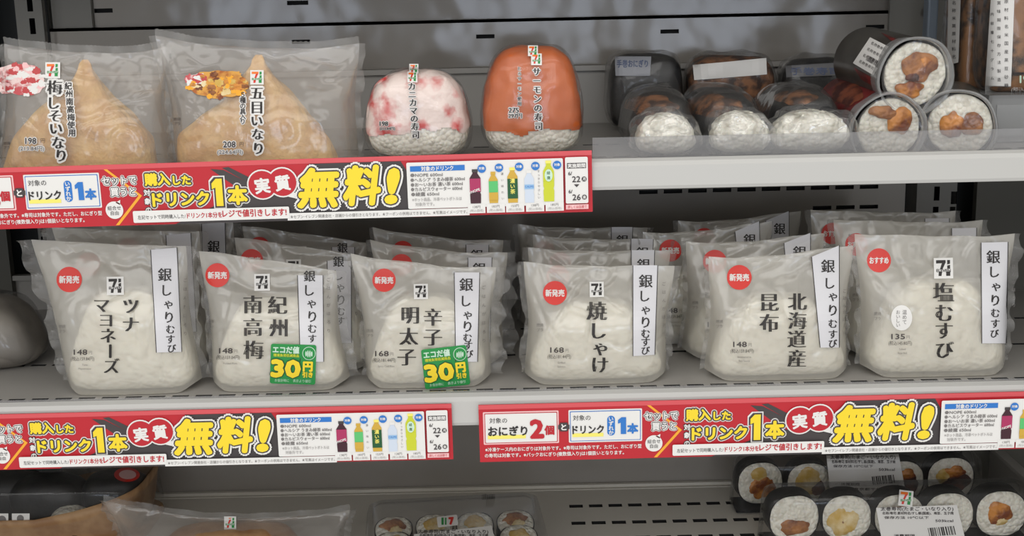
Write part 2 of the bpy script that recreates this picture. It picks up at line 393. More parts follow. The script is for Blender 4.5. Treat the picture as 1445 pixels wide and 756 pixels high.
# shelves: plate with slots, white price rail, clear guard, rear stop
def shelf(z, label, guard_h, rail_h, rear_h, slot_rows, gx0=-0.56, y1=0.262, x0=-0.56, x1=0.56, y0=0.0):
    t = thing('display_shelf', label, 'shelf', (0, 0, z))
    b = MB(); sl = []
    for yy in slot_rows:
        n = int((x1 - x0) / 0.0148)
        for i in range(n): sl.append((x0 + 0.003 + i * 0.0148, x0 + 0.0135 + i * 0.0148, yy, yy + 0.004))
    holed(b, x0, x1, y0, y1, sl, lambda x, y, d: (x, y, -d), 0.0024)
    b.box(x0, x1, y0, y1, -0.006, -0.0025); b.build('plate', [SHELFM, DARK], t)
    b = MB()
    prof = [(-0.0005, 0.003), (-0.0045, 0.0015), (-0.0060, -0.001), (-0.0064, -rail_h + 0.002), (-0.0055, -rail_h), (-0.0005, -rail_h)]
    vs = [Vector((x, yy + y0, zz)) for x in (x0, x1) for yy, zz in prof]; n = len(prof)
    b.add(vs, [tuple(range(n)), tuple(range(2 * n - 1, n - 1, -1))] + [(i, (i + 1) % n, (i + 1) % n + n, i + n) for i in range(n)])
    b.build('price_rail', RAILW, t)
    if guard_h:
        b = MB(); b.box(gx0, x1, 0.0, 0.0014, 0.0, guard_h); b.build('front_guard', GUARD, t)
    if rear_h:
        b = MB(); b.box(x0, x1, y1 - 0.004, y1, 0, rear_h); b.box(x0, x1, y1 - 0.010, y1, rear_h - 0.004, rear_h); b.build('rear_stop', SHELFM, t)
    return t
shelf(ZU, 'uppermost shelf with white front rail carrying rolls and fried tofu pouches', 0.0155, 0.0150, at(600, 97, .256).z - ZU, (0.03, 0.10), at(836, 200, 0).x)
shelf(ZM, 'middle shelf with white front rail carrying the rows of white rice ball pouches', 0.004, 0.0165, 0.03, (0.012, 0.09, 0.16))
lowy = [0.20, 0.235]
yl1 = atz(950, 711, ZL).y; yl2 = atz(950, 735, ZL).y; yl3 = atz(950, 757, ZL).y
t = shelf(ZL, 'bottom shelf with slotted grey floor carrying the sushi trays', 0, 0.02, 0, ())
for ch in list(t.children):
    if ch.name.startswith('plate'): bpy.data.objects.remove(ch)
b = MB(); sl = []
xs_ = atz(806, 735, ZL).x
for yy in (yl1, yl2, yl3):
    x = xs_
    while x < 0.36: sl.append((x, x + 0.0112, yy - 0.003, yy + 0.003)); x += 0.0162
holed(b, -0.56, 0.56, -0.0, 0.268, sl, lambda x, y, d: (x, y, -d), 0.003); b.box(-0.56, 0.56, 0, 0.268, -0.008, -0.004)
b.build('plate', [FLOORM, DARK], t)
b = MB()                                     # rolled rear edge of the bottom shelf
b.box(-0.56, 0.56, 0.264, 0.268, 0, 0.0025); b.box(-0.56, 0.56, 0.259, 0.2605, 0, 0.0005); b.build('rear_edge', FLOORM, t)
# slanted grey side panel of the bottom shelf
pa = atz(1352, 660, ZL); 
t = thing('shelf_side_panel', 'slanted grey side panel beyond the right end of the roll trays', 'side panel', (0.40, 0.14, ZL + 0.0005))
b = MB(); b.box(-0.001, 0.002, -0.12, 0.12, 0, 0.035); b.box(-0.03, 0.0, -0.12, 0.12, 0.0, 0.002); b.box(-0.004, 0.004, -0.12, 0.12, 0.033, 0.037); b.build('panel', SHELFM, t, bevel=0.0006)
# unseen shelf added above the frame to shade the upper back wall
mb = MB(); mb.box(-0.56, 0.56, 0.02, YB, 0.215, 0.222)
t = tag(mb.build('shade_shelf', SHELFM), kind='structure')
# ------------------------------------------------------------------ promotional banners (1 unit = one strip pixel, origin top left, y down)
BU = 0.000441; BL_, BH_ = 907.0, 85.0
def one(d, x, y, w, h, grow, m, layer):
    """heavy digit 1 with a flag"""
    g = grow; x0, x1, y0, y1 = x - w / 2, x + w / 2, y - h / 2, y + h / 2
    d.poly([(x0 + w * .42 - g, y0 - g), (x1 + g, y0 - g), (x1 + g, y1 + g), (x0 + w * .34 - g, y1 + g), (x0 + w * .34 - g, y0 + h * .32 + g), (x0 - g, y0 + h * .38 + g), (x0 - g, y0 + h * .17 - g)], m, layer)
def make_banner(label):
    t = thing('promotion_banner', label, 'banner', (0, 0, 0), 'promotional banners on the shelf rails')
    fn = lambda x, y, l: Vector((x * BU, -0.00005 * 0 - l * 0.00016, -y * BU))
    b = MB(); b.box(0, BL_ * BU, 0, 0.0008, -BH_ * BU, 0); b.build('card', PRED, t)
    d = Decal(fn)                                                  # coloured background of the card
    d.rect(0, 0, BL_, 6.5, PGLARE, 1)  # glare on the holder's top flange, painted as a lighter red strip
    d.poly([(330, 85), (384, 62), (398, 40), (440, 48), (470, 20), (505, 26), (520, 7), (645, 7), (656, 26), (658, 85)], PDARK, 1)
    for a in ([(384, 10), (402, 12), (452, 40), (428, 44)], [(400, 9), (409, 8), (460, 36), (450, 40)]): d.poly(a, PDARK, 1)
    # chevron
    for y0, y1, x0, x1 in ((6, 44, 240, 285), (84, 44, 250, 285)):
        d.poly([(x0 - 2.4, y0), (x0 + 2.4, y0), (x1 + 2.4, y1), (x1 - 2.4, y1)] if y0 < y1 else [(x0 + 2.4, y0), (x0 - 2.4, y0), (x1 - 2.4, y1), (x1 + 2.4, y1)], PORANGE, 1)
    d.build('background_print', t)
    d = Decal(fn)                                                  # white offer boxes
    for x0, x1, c, c2 in ((6, 113, PPINK, PRED), (127, 231, PBLUEL, PBLUE)):
        d.rrect(x0, 10.5, x1, 59, 1.5, PPINK if c2 is PRED else PWHITE, 1); d.rrect(x0 + 2, 12.5, x1 - 2, 57, 1, c2, 2); d.rrect(x0 + 3, 13.5, x1 - 3, 56, 1, PWHITE, 3)
    d.rect(12, 45, 66, 50.5, PPALE, 4); d.rect(132, 45, 176, 50.5, PPALE, 4)
    d.text('対象の', 27.5, 23, 8.6, PBLACK, 5, fit=25); d.text('おにぎり', 40.5, 39, 15.5, PBLACK, 5, bold=.03, fit=55)
    d.text('2', 82, 35.5, 37, PRED, 5, bold=.05, fit=17); d.text('個', 99.5, 39, 14.5, PRED, 5, bold=.04)
    d.rrect(114.5, 28.5, 125.5, 41.5, 1, PDARK, 4); d.rrect(112, 31.5, 128, 38.5, 1, PDARK, 4.2); d.text('と', 120, 35, 10.5, PWHITE, 5, bold=.04)
    d.text('対象の', 145.6, 22, 8.6, PBLACK, 5, fit=25); d.text('ドリンク', 154.5, 39.5, 14, PBLACK, 5, bold=.03, fit=44)
    d.rrect(181.5, 20, 192.5, 49.5, 5.4, PBLUE, 4); d.vtext('いずれか', 187, 24.5, 45, 7.4, PWHITE, 5, bold=.03, nst=4)
    one(d, 202.5, 35, 11.5, 25, 0, PBLUE, 5); d.text('本', 217.5, 39.5, 15.5, PBLUE, 5, bold=.05)
    d.build('offer_boxes', t)
    d = Decal(fn)
    d.text('※冷凍ケース内のおにぎりは対象外です。※寿司は対象外です。ただし、おにぎり型', 119, 66.4, 6.7, PWHITE, 2, fit=222, bold=.02, nst=4)
    d.text('の寿司は対象です。※パックおにぎり(複数個入り)は1個扱いとなります。', 106, 75.3, 6.7, PWHITE, 2, fit=198, bold=.02, nst=4)
    for s, x, y in (('セットで', 258, 22), ('買うと', 262, 37.5)):
        d.text(s, x, y, 13.0, PWHITE, 2, bold=.19, sx=.93); d.text(s, x, y, 13.0, PDARK, 3, bold=.10, sx=.93); d.text(s, x, y, 13.0, PWHITE, 4, bold=.03, sx=.93, nst=4)
    d.disc(247.7, 63, 12.2, PWHITE, 2); d.poly([(250, 52.5), (257, 49), (256, 56)], PWHITE, 2)
    d.text('組合せ', 247.7, 60, 6.4, PBLACK, 3); d.text('自由', 247.7, 67, 6.4, PBLACK, 3)
    d.build('side_notes', t)
    d = Decal(fn)                                                  # big headline
    def big(s, x, y, size, wout, wdark, layer=2, bold=.05, sx=1.0, shear=0.0, fit=None, fill=PYEL):
        d.text(s, x, y, size, PWHITE, layer, bold=wout / size + bold, sx=sx, shear=shear, fit=fit, nst=14)
        d.text(s, x, y, size, PDARK, layer + 1, bold=wdark / size + bold, sx=sx, shear=shear, fit=fit, nst=12)
        d.text(s, x, y, size, fill, layer + 2, bold=bold, sx=sx, shear=shear, fit=fit)
    big('購入', 310.5, 22, 17.5, 3.2, 1.9); big('した', 344, 24, 14, 3.0, 1.8)
    for i, ch in enumerate('対象の'): d.text(ch, 294.7, 40 + 12 * i, 9.2, PDARK, 2, bold=.16); d.text(ch, 294.7, 40 + 12 * i, 9.2, PWHITE, 3, bold=.04, nst=4)
    big('ドリンク', 340.5, 50, 21, 3.4, 2.0, fit=77); one(d, 391.5, 42.5, 14.5, 38, 3.9, PWHITE, 2); one(d, 391.5, 42.5, 14.5, 38, 2.2, PDARK, 3); one(d, 391.5, 42.5, 14.5, 38, 0, PYEL, 4); big('本', 419, 47, 27, 3.4, 2.0)
    for x, y, l in ((454, 33.5, 5), (482, 31, 5.2)): d.disc(x, y, 21, PWHITE, l)
    d.poly([(490, 44), (502, 47), (499, 54), (484, 50)], PWHITE, 5.4)
    for x, y, l in ((454, 33.5, 6), (482, 31, 6.2)): d.disc(x, y, 19, PRED, l)
    d.text('実', 454, 35, 22, PWHITE, 7, bold=.04, rot=-.08); d.text('質', 482, 32, 22, PWHITE, 7, bold=.04, rot=-.08)
    for s, x, y, sz, f in (('無', 532, 40, 56, 52), ('料', 592, 38.5, 56, 47), ('!', 633, 38, 64, 13)):
        big(s, x, y, sz, 4.6, 2.0, 8, bold=.045, shear=.16, fit=f)
    d.build('headline', t)
    d = Decal(fn)
    d.rrect(273.7, 64.5, 489, 81, 2, PWHITE, 12); d.rect(486, 74, 737, 84, PWHITE, 11)
    d.text('左記セットで同時購入した/', 313, 73.5, 6.4, PBLACK, 13, fit=66)
    d.text('ドリンク1本分を', 372, 73, 8.4, PRED, 13, fit=48, bold=.02, nst=4); d.text('レジで値引きします!', 441, 71.8, 11, PRED, 13, fit=88, bold=.025, nst=4)
    d.text('★セブン‐イレブン関連会社・店舗からの値引きとなります。★クーポンの併用はできません。★写真はイメージです。', 612, 79, 5.2, PGREY, 13, fit=244)
    d.build('footnote_strips', t)
    d = Decal(fn)                                                  # drink list
    d.rrect(653, 9, 867, 73, 2, PWHITE, 12); d.rect(657.8, 14, 732.6, 21.5, PBLUE, 13)
    d.text('対象のドリンク', 695, 17.8, 7.0, PWHITE, 14, fit=44, bold=.03, nst=4)
    for s, y, f in (('●NOPE 600ml', 26.3, 44), ('●ヘルシア うまみ緑茶 600ml', 33, 74), ('●お～いお茶 濃い茶 600ml', 39.6, 71), ('●カルピスウォーター 600ml', 46, 70), ('●綾鷹 650ml', 52.8, 38)):
        d.text(s, 658 + f / 2, y, 6.0, PGREY, 14, fit=f, bold=.02, nst=4)
    d.text('※ホット商品、冷凍ペットボトルは', 693, 60.2, 5.4, PLGREY, 14, fit=68, bold=.02, nst=4); d.text('対象外です。', 676, 66.8, 5.4, PLGREY, 14, fit=26, bold=.02, nst=4)
    for x0, x1, s in ((735, 759, '138円'), (761, 786, '183円'), (787.5, 812.5, '153円'), (815, 840, '138円'), (842, 867, '185円')):
        d.rect(x0, 69, x1, 81.5, PWHITE, 13); d.text(s, (x0 + x1) / 2, 72.6, 4.6, PGREY, 14); d.text('(税込価格)', (x0 + x1) / 2, 77.8, 4.2, PLGREY, 14)
    for x, y in ((755.8, 20), (779.4, 19.5), (807, 19), (829.3, 18.5), (858.9, 18)):
        d.disc(x, y, 5.8, PBLUE, 15); d.text('対象', x, y - .5, 4.2, PWHITE, 16, bold=.03, nst=4)
    d.vtext('濃い味わい', 783.5, 28, 62, 3.8, PGREY, 14); d.vtext('すっきりやさしい', 833.5, 26, 62, 3.8, PGREY, 14)
    d.build('drink_list', t)
    def bottle(x, y0, y1, w, body, lab, cap, ly0, ly1, kind):
        d = Decal(fn); h = y1 - y0; n = w * .22; X = lambda s: x + s * w / 2
        nk = y0 + h * .20
        d.poly([(x - n, y0 + 4), (x + n, y0 + 4), (x + n, y0 + h * .12), (X(1), nk + h * .06), (X(1), y0 + h * .62), (X(.86), y0 + h * .68), (X(1), y0 + h * .74), (X(.94), y1), (X(-.94), y1), (X(-1), y0 + h * .74), (X(-.86), y0 + h * .68), (X(-1), y0 + h * .62), (X(-1), nk + h * .06), (x - n, y0 + h * .12)], body, 14)
        d.rect(x - n * 1.2, y0, x + n * 1.2, y0 + 4, cap, 15)
        d.rect(X(-1), y0 + h * ly0, X(1), y0 + h * ly1, lab, 15)
        if kind == 1: d.text('NOPE', x, y0 + h * .62, 5, PWHITE, 16, bold=.03, rot=-.3, nst=4)
        if kind == 3: d.vtext('濃い茶', x, y0 + h * .38, y0 + h * .68, 7, PPALE, 16, bold=.02, nst=4)
        if kind == 5: d.disc(x, y0 + h * .36, w * .36, PPGREEN, 16, ry=h * .15); d.vtext('綾鷹', x, y0 + h * .3, y0 + h * .42, 5, PDGREEN, 17)
        if kind == 4: d.text('CALPIS', x, y0 + h * .5, 4, PBLUE, 16, fit=w * .9)
        if kind == 2: d.rect(X(-1), y0 + h * .66, X(1), y0 + h * .9, PTEA, 16)
        d.build('bottle_picture', t)
    bottle(746.2, 20.6, 67.8, 15, PCOLA, PMAG, PDARK, .27, .66, 1)
    bottle(771, 24.6, 68, 12.5, PTEA, mat('print_mint', (90, 190, 110), .5), PTEA, .30, .66, 2)
    bottle(797.4, 19.5, 68.3, 14, PTEA, PDGREEN, PPALE, .32, .88, 3)
    bottle(820.2, 24, 69, 13, mat('print_pale_blue', (204, 214, 228), .5), PBLUEL, PWHITE, .44, .58, 4)
    bottle(847, 11.5, 68, 15, PLIME, PLIME, PPALE, .3, .5, 5)
    d = Decal(fn)
    d.rrect(870, 8, 901, 72, 2, PWHITE, 12); d.rect(872.5, 16, 898.5, 23.5, PDARK, 13); d.text('実施期間', 885.5, 19.7, 6.2, PWHITE, 14, fit=24, bold=.03, nst=4)
    for y, s, k in ((30, '22', '月'), (55, '26', '金')):
        d.text('6/', 876.6, y, 7, PDARK, 14, bold=.02, nst=4); d.text(s, 884.8, y + 8, 11.5, PDARK, 14, bold=.02, fit=11, nst=4)
        d.disc(895.6, y + 8.5, 3.4, PDARK, 14); d.text(k, 895.6, y + 8.3, 4.6, PWHITE, 15, bold=.03, nst=4)
    d.poly([(881.5, 45.5), (889, 45.5), (885.2, 49.5)], PDARK, 14)
    d.rect(870, 73.5, 901, 80, PPINK, 13); d.text('詳しくは店頭で', 885.5, 76.7, 4.6, PRED, 14, fit=26)
    d.build('date_panel', t)
    return t
def place(t, pxa, pya, ua, pxb, pyb, ub, y):
    """put banner so that unit ua of its top edge lies at one point and ub at another"""
    a, b = at(pxa, pya, y), at(pxb, pyb, y); ang = -math.atan2(b.z - a.z, b.x - a.x)
    k = (b - a).length / ((ub - ua) * BU); t.scale = (k, 1, k)
    t.rotation_euler = (0, ang, 0); dr = (b - a).normalized(); t.location = a - dr * (ua * BU * k)
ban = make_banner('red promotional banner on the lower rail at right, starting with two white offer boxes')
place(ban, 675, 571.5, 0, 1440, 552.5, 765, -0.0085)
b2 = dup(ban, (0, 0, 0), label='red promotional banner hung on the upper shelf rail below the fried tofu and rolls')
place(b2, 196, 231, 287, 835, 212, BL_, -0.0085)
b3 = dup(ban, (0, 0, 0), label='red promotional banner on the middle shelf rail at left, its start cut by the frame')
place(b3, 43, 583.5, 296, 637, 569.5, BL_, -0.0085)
# ------------------------------------------------------------------ film pouches
def smooth(a, b, x):
    t = max(0.0, min(1.0, (x - a) / (b - a))); return t * t * (3 - 2 * t)
class Pouch:
    """pillow pouch standing on its base; corners are given as points of the photographed face"""
    def __init__(s, bl, br, tl, tr, ymid, T, seed, sag=0.004, knee=0.42, wr=0.0016, top_y=0.0, corner=0.05, lean=0.0):
        s.ymid, s.T, s.seed, s.sag, s.knee, s.wr, s.corner, s.lean = ymid, T, seed, sag, knee, wr, corner, lean
        q = random.Random(int(seed * 100)); s.cr = []
        for _ in range(9):
            u0, t0 = q.uniform(-.9, .9), q.uniform(.35, .95); an = q.choice((0.5, 1.1, 2.0, 2.6, 0.15, 2.9)) + q.uniform(-.25, .25)
            s.cr.append((u0, t0, math.cos(an), math.sin(an), q.uniform(.18, .45), q.uniform(.0006, .0013) * q.choice((1, 1, -1)), q.uniform(.012, .03)))
        yf = ymid - T
        a = [at(bl[0], bl[1], yf), at(br[0], br[1], yf), at(tl[0], tl[1], ymid + lean), at(tr[0], tr[1], ymid + lean)]
        s.bl, s.br, s.tl, s.tr = [(p.x, p.z) for p in a]
    def xz(s, u, t):
        """u -1..1 across, t 0..1 up"""
        h = (u + 1) / 2
        x = (s.bl[0] * (1 - h) + s.br[0] * h) * (1 - t) + (s.tl[0] * (1 - h) + s.tr[0] * h) * t
        zb = s.z0 if hasattr(s, 'z0') else s.bl[1] * (1 - h) + s.br[1] * h
        zt = s.tl[1] * (1 - h) + s.tr[1] * h - s.sag * (1 - u * u) + 0.0012 * noise.noise(Vector((u * 2.3, s.seed, 1.7)))
        cn = s.corner * (zt - zb) * smooth(0.72, 1.0, abs(u)) * (1 - t) ** 6
        pinch = 0.0025 * math.sin(math.pi * t) ** 2 * u
        return x - pinch, zb + cn + (zt - zb - cn) * t
    def inv(s, x, z):
        u = t = 0.0
        t = 0.5
        for _ in range(8):
            xl, zl = s.xz(-1, t); xr, zr = s.xz(1, t); u = max(-1, min(1, 2 * (x - xl) / (xr - xl) - 1))
            z0 = s.xz(u, 0)[1]; z1 = s.xz(u, 1)[1]; t = max(0, min(1, (z - z0) / (z1 - z0)))
        return u, t
    def depth(s, u, t):
        g = 1 - 0.96 * smooth(s.knee, 1.02, t); h = (1 - abs(u) ** 6) ** 0.62
        return s.T * g * h
    def wrinkle(s, x, z, u, t, side=0, flat=False):
        k = 1 - max(abs(u) ** 8, 0)
        cs = 0.0
        if not side and not flat:
            for (u0, t0, ca, sa, ln, am, w) in s.cr:
                a = (u - u0) * ca + (t - t0) * sa; b = -(u - u0) * sa + (t - t0) * ca + 0.12 * a * a
                if abs(a) < ln and abs(b) < 4 * w: cs -= abs(am) * (1 - (a / ln) ** 2) * math.exp(-(b / w) ** 2)
        n1 = noise.noise(Vector((x * 34, z * 26, s.seed + side))); n2 = 1 - abs(noise.noise(Vector((x * 42 + z * 30, z * 38 - x * 30, s.seed + 9 + side)))) * 2
        return cs * k + s.wr * k * (0.9 * n1 * (0.4 + 0.9 * t) - (0 if flat else 1.5 * max(0, n2 - 0.6) * (0.3 + t)))
    def yf(s, x, z):
        u, t = s.inv(x, z)
        return s.ymid + s.lean * t - s.depth(u, t) - s.wrinkle(x, z, u, t, 0, True)
    def front(s, u, t):
        x, z = s.xz(u, t); return Vector((x, s.ymid + s.lean * t - s.depth(u, t) - s.wrinkle(x, z, u, t) * (1 if abs(u) < 1 and t < 1 else 0), z))
    def back(s, u, t):
        x, z = s.xz(u, t); return Vector((x, s.ymid + s.lean * t + s.depth(u, t) * 0.95 + s.wrinkle(x, z, u, t, 5) * (1 if abs(u) < 1 and t < 1 else 0), z))
    def fit(s, mb, org, k=0.86, m=0.0016):
        """keep the contents inside the film"""
        for i, v in enumerate(mb.v):
            x, z = v[0] + org.x, v[2] + org.z; u, t = s.inv(x, z); lim = max(0.0002, s.depth(u, t) * k - m); yc = s.ymid + s.lean * t - org.y
            mb.v[i] = (v[0], yc + max(-lim, min(lim, v[1] - yc)), v[2])
    def hit(s, px, py):
        y = s.ymid - s.T
        for _ in range(7):
            p = at(px, py, y); y = s.yf(p.x, p.z)
        return at(px, py, y)
    def decal(s, org, e=0.00016):
        d0 = {}
        def fn(px, py, layer):
            p = s.hit(px, py); p = p + (CAM - p).normalized() * 0 + Vector((0, -(0.0003 + layer * e), 0)); return p - org
        return Decal(fn)
    def wrap(s, name, mats, parent, org, fin=(0.007, 0.006), fintop=0.0, nu=76, nv=64):
        b = MB()
        b.grid(lambda u, v: s.front(2 * u - 1, v) - org, nu, nv, 0)
        b.grid(lambda u, v: s.back(1 - 2 * u, v) - org, nu, nv, 0)
        b.grid(lambda u, v: (s.front(2 * u - 1, 0) * (1 - v) + s.back(2 * u - 1, 0) * v) - org, nu, 2, 0)
        o = b.build(name, [mats[0]], parent, True)
        for sg, w in ((-1, fin[0]), (1, fin[1])):
            if not w: continue
            f = MB()
            def q(u, v):
                x, z = s.xz(sg, v); k = (0.7 + 0.5 * noise.noise(Vector((v * 7, sg, s.seed + 3))))
                return Vector((x + sg * w * u * k, s.ymid + s.lean * v + u * (0.0026 * math.sin(v * 34 + s.seed) + 0.003 * noise.noise(Vector((v * 5, s.seed, sg)))), z + 0.0008 * math.sin(v * 60) * u)) - org
            f.grid(q, 4, 60, 0); f.build('crimped_seal', [mats[1]], parent, True)
        if fintop:
            def q2(u, v):
                x, z = s.xz(2 * u - 1, 1); return Vector((x, s.ymid + s.lean + 0.001 * math.sin(u * 40 + s.seed) * v, z + fintop * v + 0.0006 * (int(u * 80) % 2) * v)) - org
            f = MB(); f.grid(q2, 80, 2, 0); f.build('crimped_seal', [mats[1]], parent, True)
        return o
MIN = dict(bold=0.052, horiz=True, thin=-0.013)
def onigiri(spec):
    P = Pouch(spec['bl'], spec['br'], spec['tl'], spec['tr'], spec['y'], spec.get('T', 0.0175), spec['seed'], sag=spec.get('sag', 0.004), knee=0.44)
    P.z0 = ZM + 0.0006
    c = at((spec['bl'][0] + spec['br'][0]) / 2, spec['bl'][1], spec['y'] - 0.017)
    org = Vector((c.x, spec['y'], ZM + 0.0006))
    t = thing('rice_ball_pouch', spec['label'], 'packaged rice ball', org, 'white rice ball pouches on the middle shelf')
    P.wrap('wrapper', [FILM, FIN], t, org, spec.get('fin', (0.006, 0.006)))
    hw = (P.br[0] - P.bl[0]) * 0.487; hh = (P.tl[1] - P.z0) * 0.66
    b = MB(); superblob(b, (0, 0, 0.0008), hw, P.T * 0.86, hh, 0.52, 0.34, 0.36, 56, 34, 0.0006, 240, spec['seed'])
    P.fit(b, org, .95, .0012); b.build('rice_ball', [RICE], t, True)
    if 'strip' in spec:
        d = P.decal(org); q = spec['strip']; d.quad(q, STRIPM, 1, 14)
        for a, c_ in ((0, 3), (1, 2)):
            w = .5
            d.quad([(q[a][0] - w, q[a][1]), (q[a][0] + w, q[a][1]), (q[c_][0] + w, q[c_][1]), (q[c_][0] - w, q[c_][1])], PBLACK, 2, 14) if True else 0
        d.chars(spec['schars'], PBLACK, 3, bold=.02, horiz=True); d.build('title_strip', t)
    if 'sticker' in spec:
        d = P.decal(org); x, y, r, tx = spec['sticker']; d.disc(x, y, r, STICK, 1); d.text(tx, x, y, r * .62, PWHITE, 2, bold=.03, fit=r * 1.55, nst=4); d.build('round_sticker', t)
    if 'logo' in spec:
        d = P.decal(org); x, y, w = spec['logo']; logo(d, x, y, w, 1, rot=-.02); d.build('logo_print', t)
    d = P.decal(org); d.chars(spec['name'], PBLACK, 2, **MIN); d.build('product_name', t)
    d = P.decal(org); x, y, pr, tax, en = spec['price']
    d.text(pr, x - 3, y, 10.5, PDARK, 2, fit=19, bold=.02, nst=4); d.text('円', x + 11, y + 1, 5.5, PGREY, 2); d.text(tax, x, y + 9.5, 6.8, PDARK, 2, fit=33)
    for i, l in enumerate(en): d.text(l, x + 3, y + 18 + 5.5 * i, 3.9, PGREY, 2)
    d.build('price_print', t); d = P.decal(org)
    sx, sy0, sy1 = spec['side']; d.vtext('ごはんがほろり', sx, sy0, sy1, 6.0, PGREY, 2)
    d.build('side_text', t)
    d = P.decal(org); d.text('燃焼', spec['recy'][0], spec['recy'][1] - 4, 5, PGREY, 2); d.text('プラ', spec['recy'][0], spec['recy'][1] + 3, 5, PGREY, 2)
    d.build('recycling_mark', t)
    if 'bubble' in spec:
        d = P.decal(org); x, y = spec['bubble']; d.disc(x, y, 15, PWHITE, 1, ry=18); d.vtext('温めて', x + 4, y - 8, y + 6, 7, PGREY, 2); d.vtext('おいしい', x - 5, y - 8, y + 10, 6.4, PGREY, 2); d.build('speech_bubble', t)
    if 'deal' in spec:
        x, y, rot = spec['deal']; cr, sr = math.cos(rot), math.sin(rot)
        P2 = lambda a, b_: (x + a * cr - b_ * sr, y + a * sr + b_ * cr)
        D = P.decal(org); base = D.fn
        pts0 = [base(*P2(a, b_), 3) for a, b_ in ((-32, -28), (32, -28), (32, 28), (-32, 28))]
        D.rrect(x - 32, y - 28, x + 32, y + 28, 3, PGREEN, 5, rot)
        def tx(s, a, b_, size, m, layer=6, **kw): px_, py_ = P2(a, b_); D.text(s, px_, py_, size, m, layer, rot=rot, **kw)
        tx('エコだ値', -10.5, -20, 10.5, PPGREEN, 6, bold=.04, fit=37, nst=4); tx('環境負荷低減商品', -10, -12.2, 4.6, PLIME, 6, fit=36, bold=.03, nst=4)
        tx('30', -10, 5, 32, PDGREEN, 6, bold=.10, fit=39); tx('30', -10, 5, 32, PYEL, 8, bold=.06, fit=39)
        tx('円', 21, 2, 15, PYEL, 8, bold=.06); tx('引き', 21, 14, 8, PYEL, 8, bold=.05, fit=14, nst=4)
        tx('お会計時に', -15, 23.2, 4.6, PPGREEN, 6, fit=20); tx('表示より値引', 13, 23.2, 4.6, PPGREEN, 6, fit=25)
        cx_, cy_ = P2(22, -16); D.disc(cx_, cy_, 9.4, PPGREEN, 6); D.disc(cx_, cy_, 8.5, PGREEN, 7)
        for k_ in (-4, -1.4, 1.4, 4): a_, b_ = P2(22 + k_, -15.5); D.disc(a_, b_, 1.1, PPGREEN, 8, ry=5.6 - abs(k_) * .5)
        D.build('discount_sticker', t)
    return t, P
S = lambda s, pts: [(c, p[0], p[1], p[2]) for c, p in zip(s, pts)]
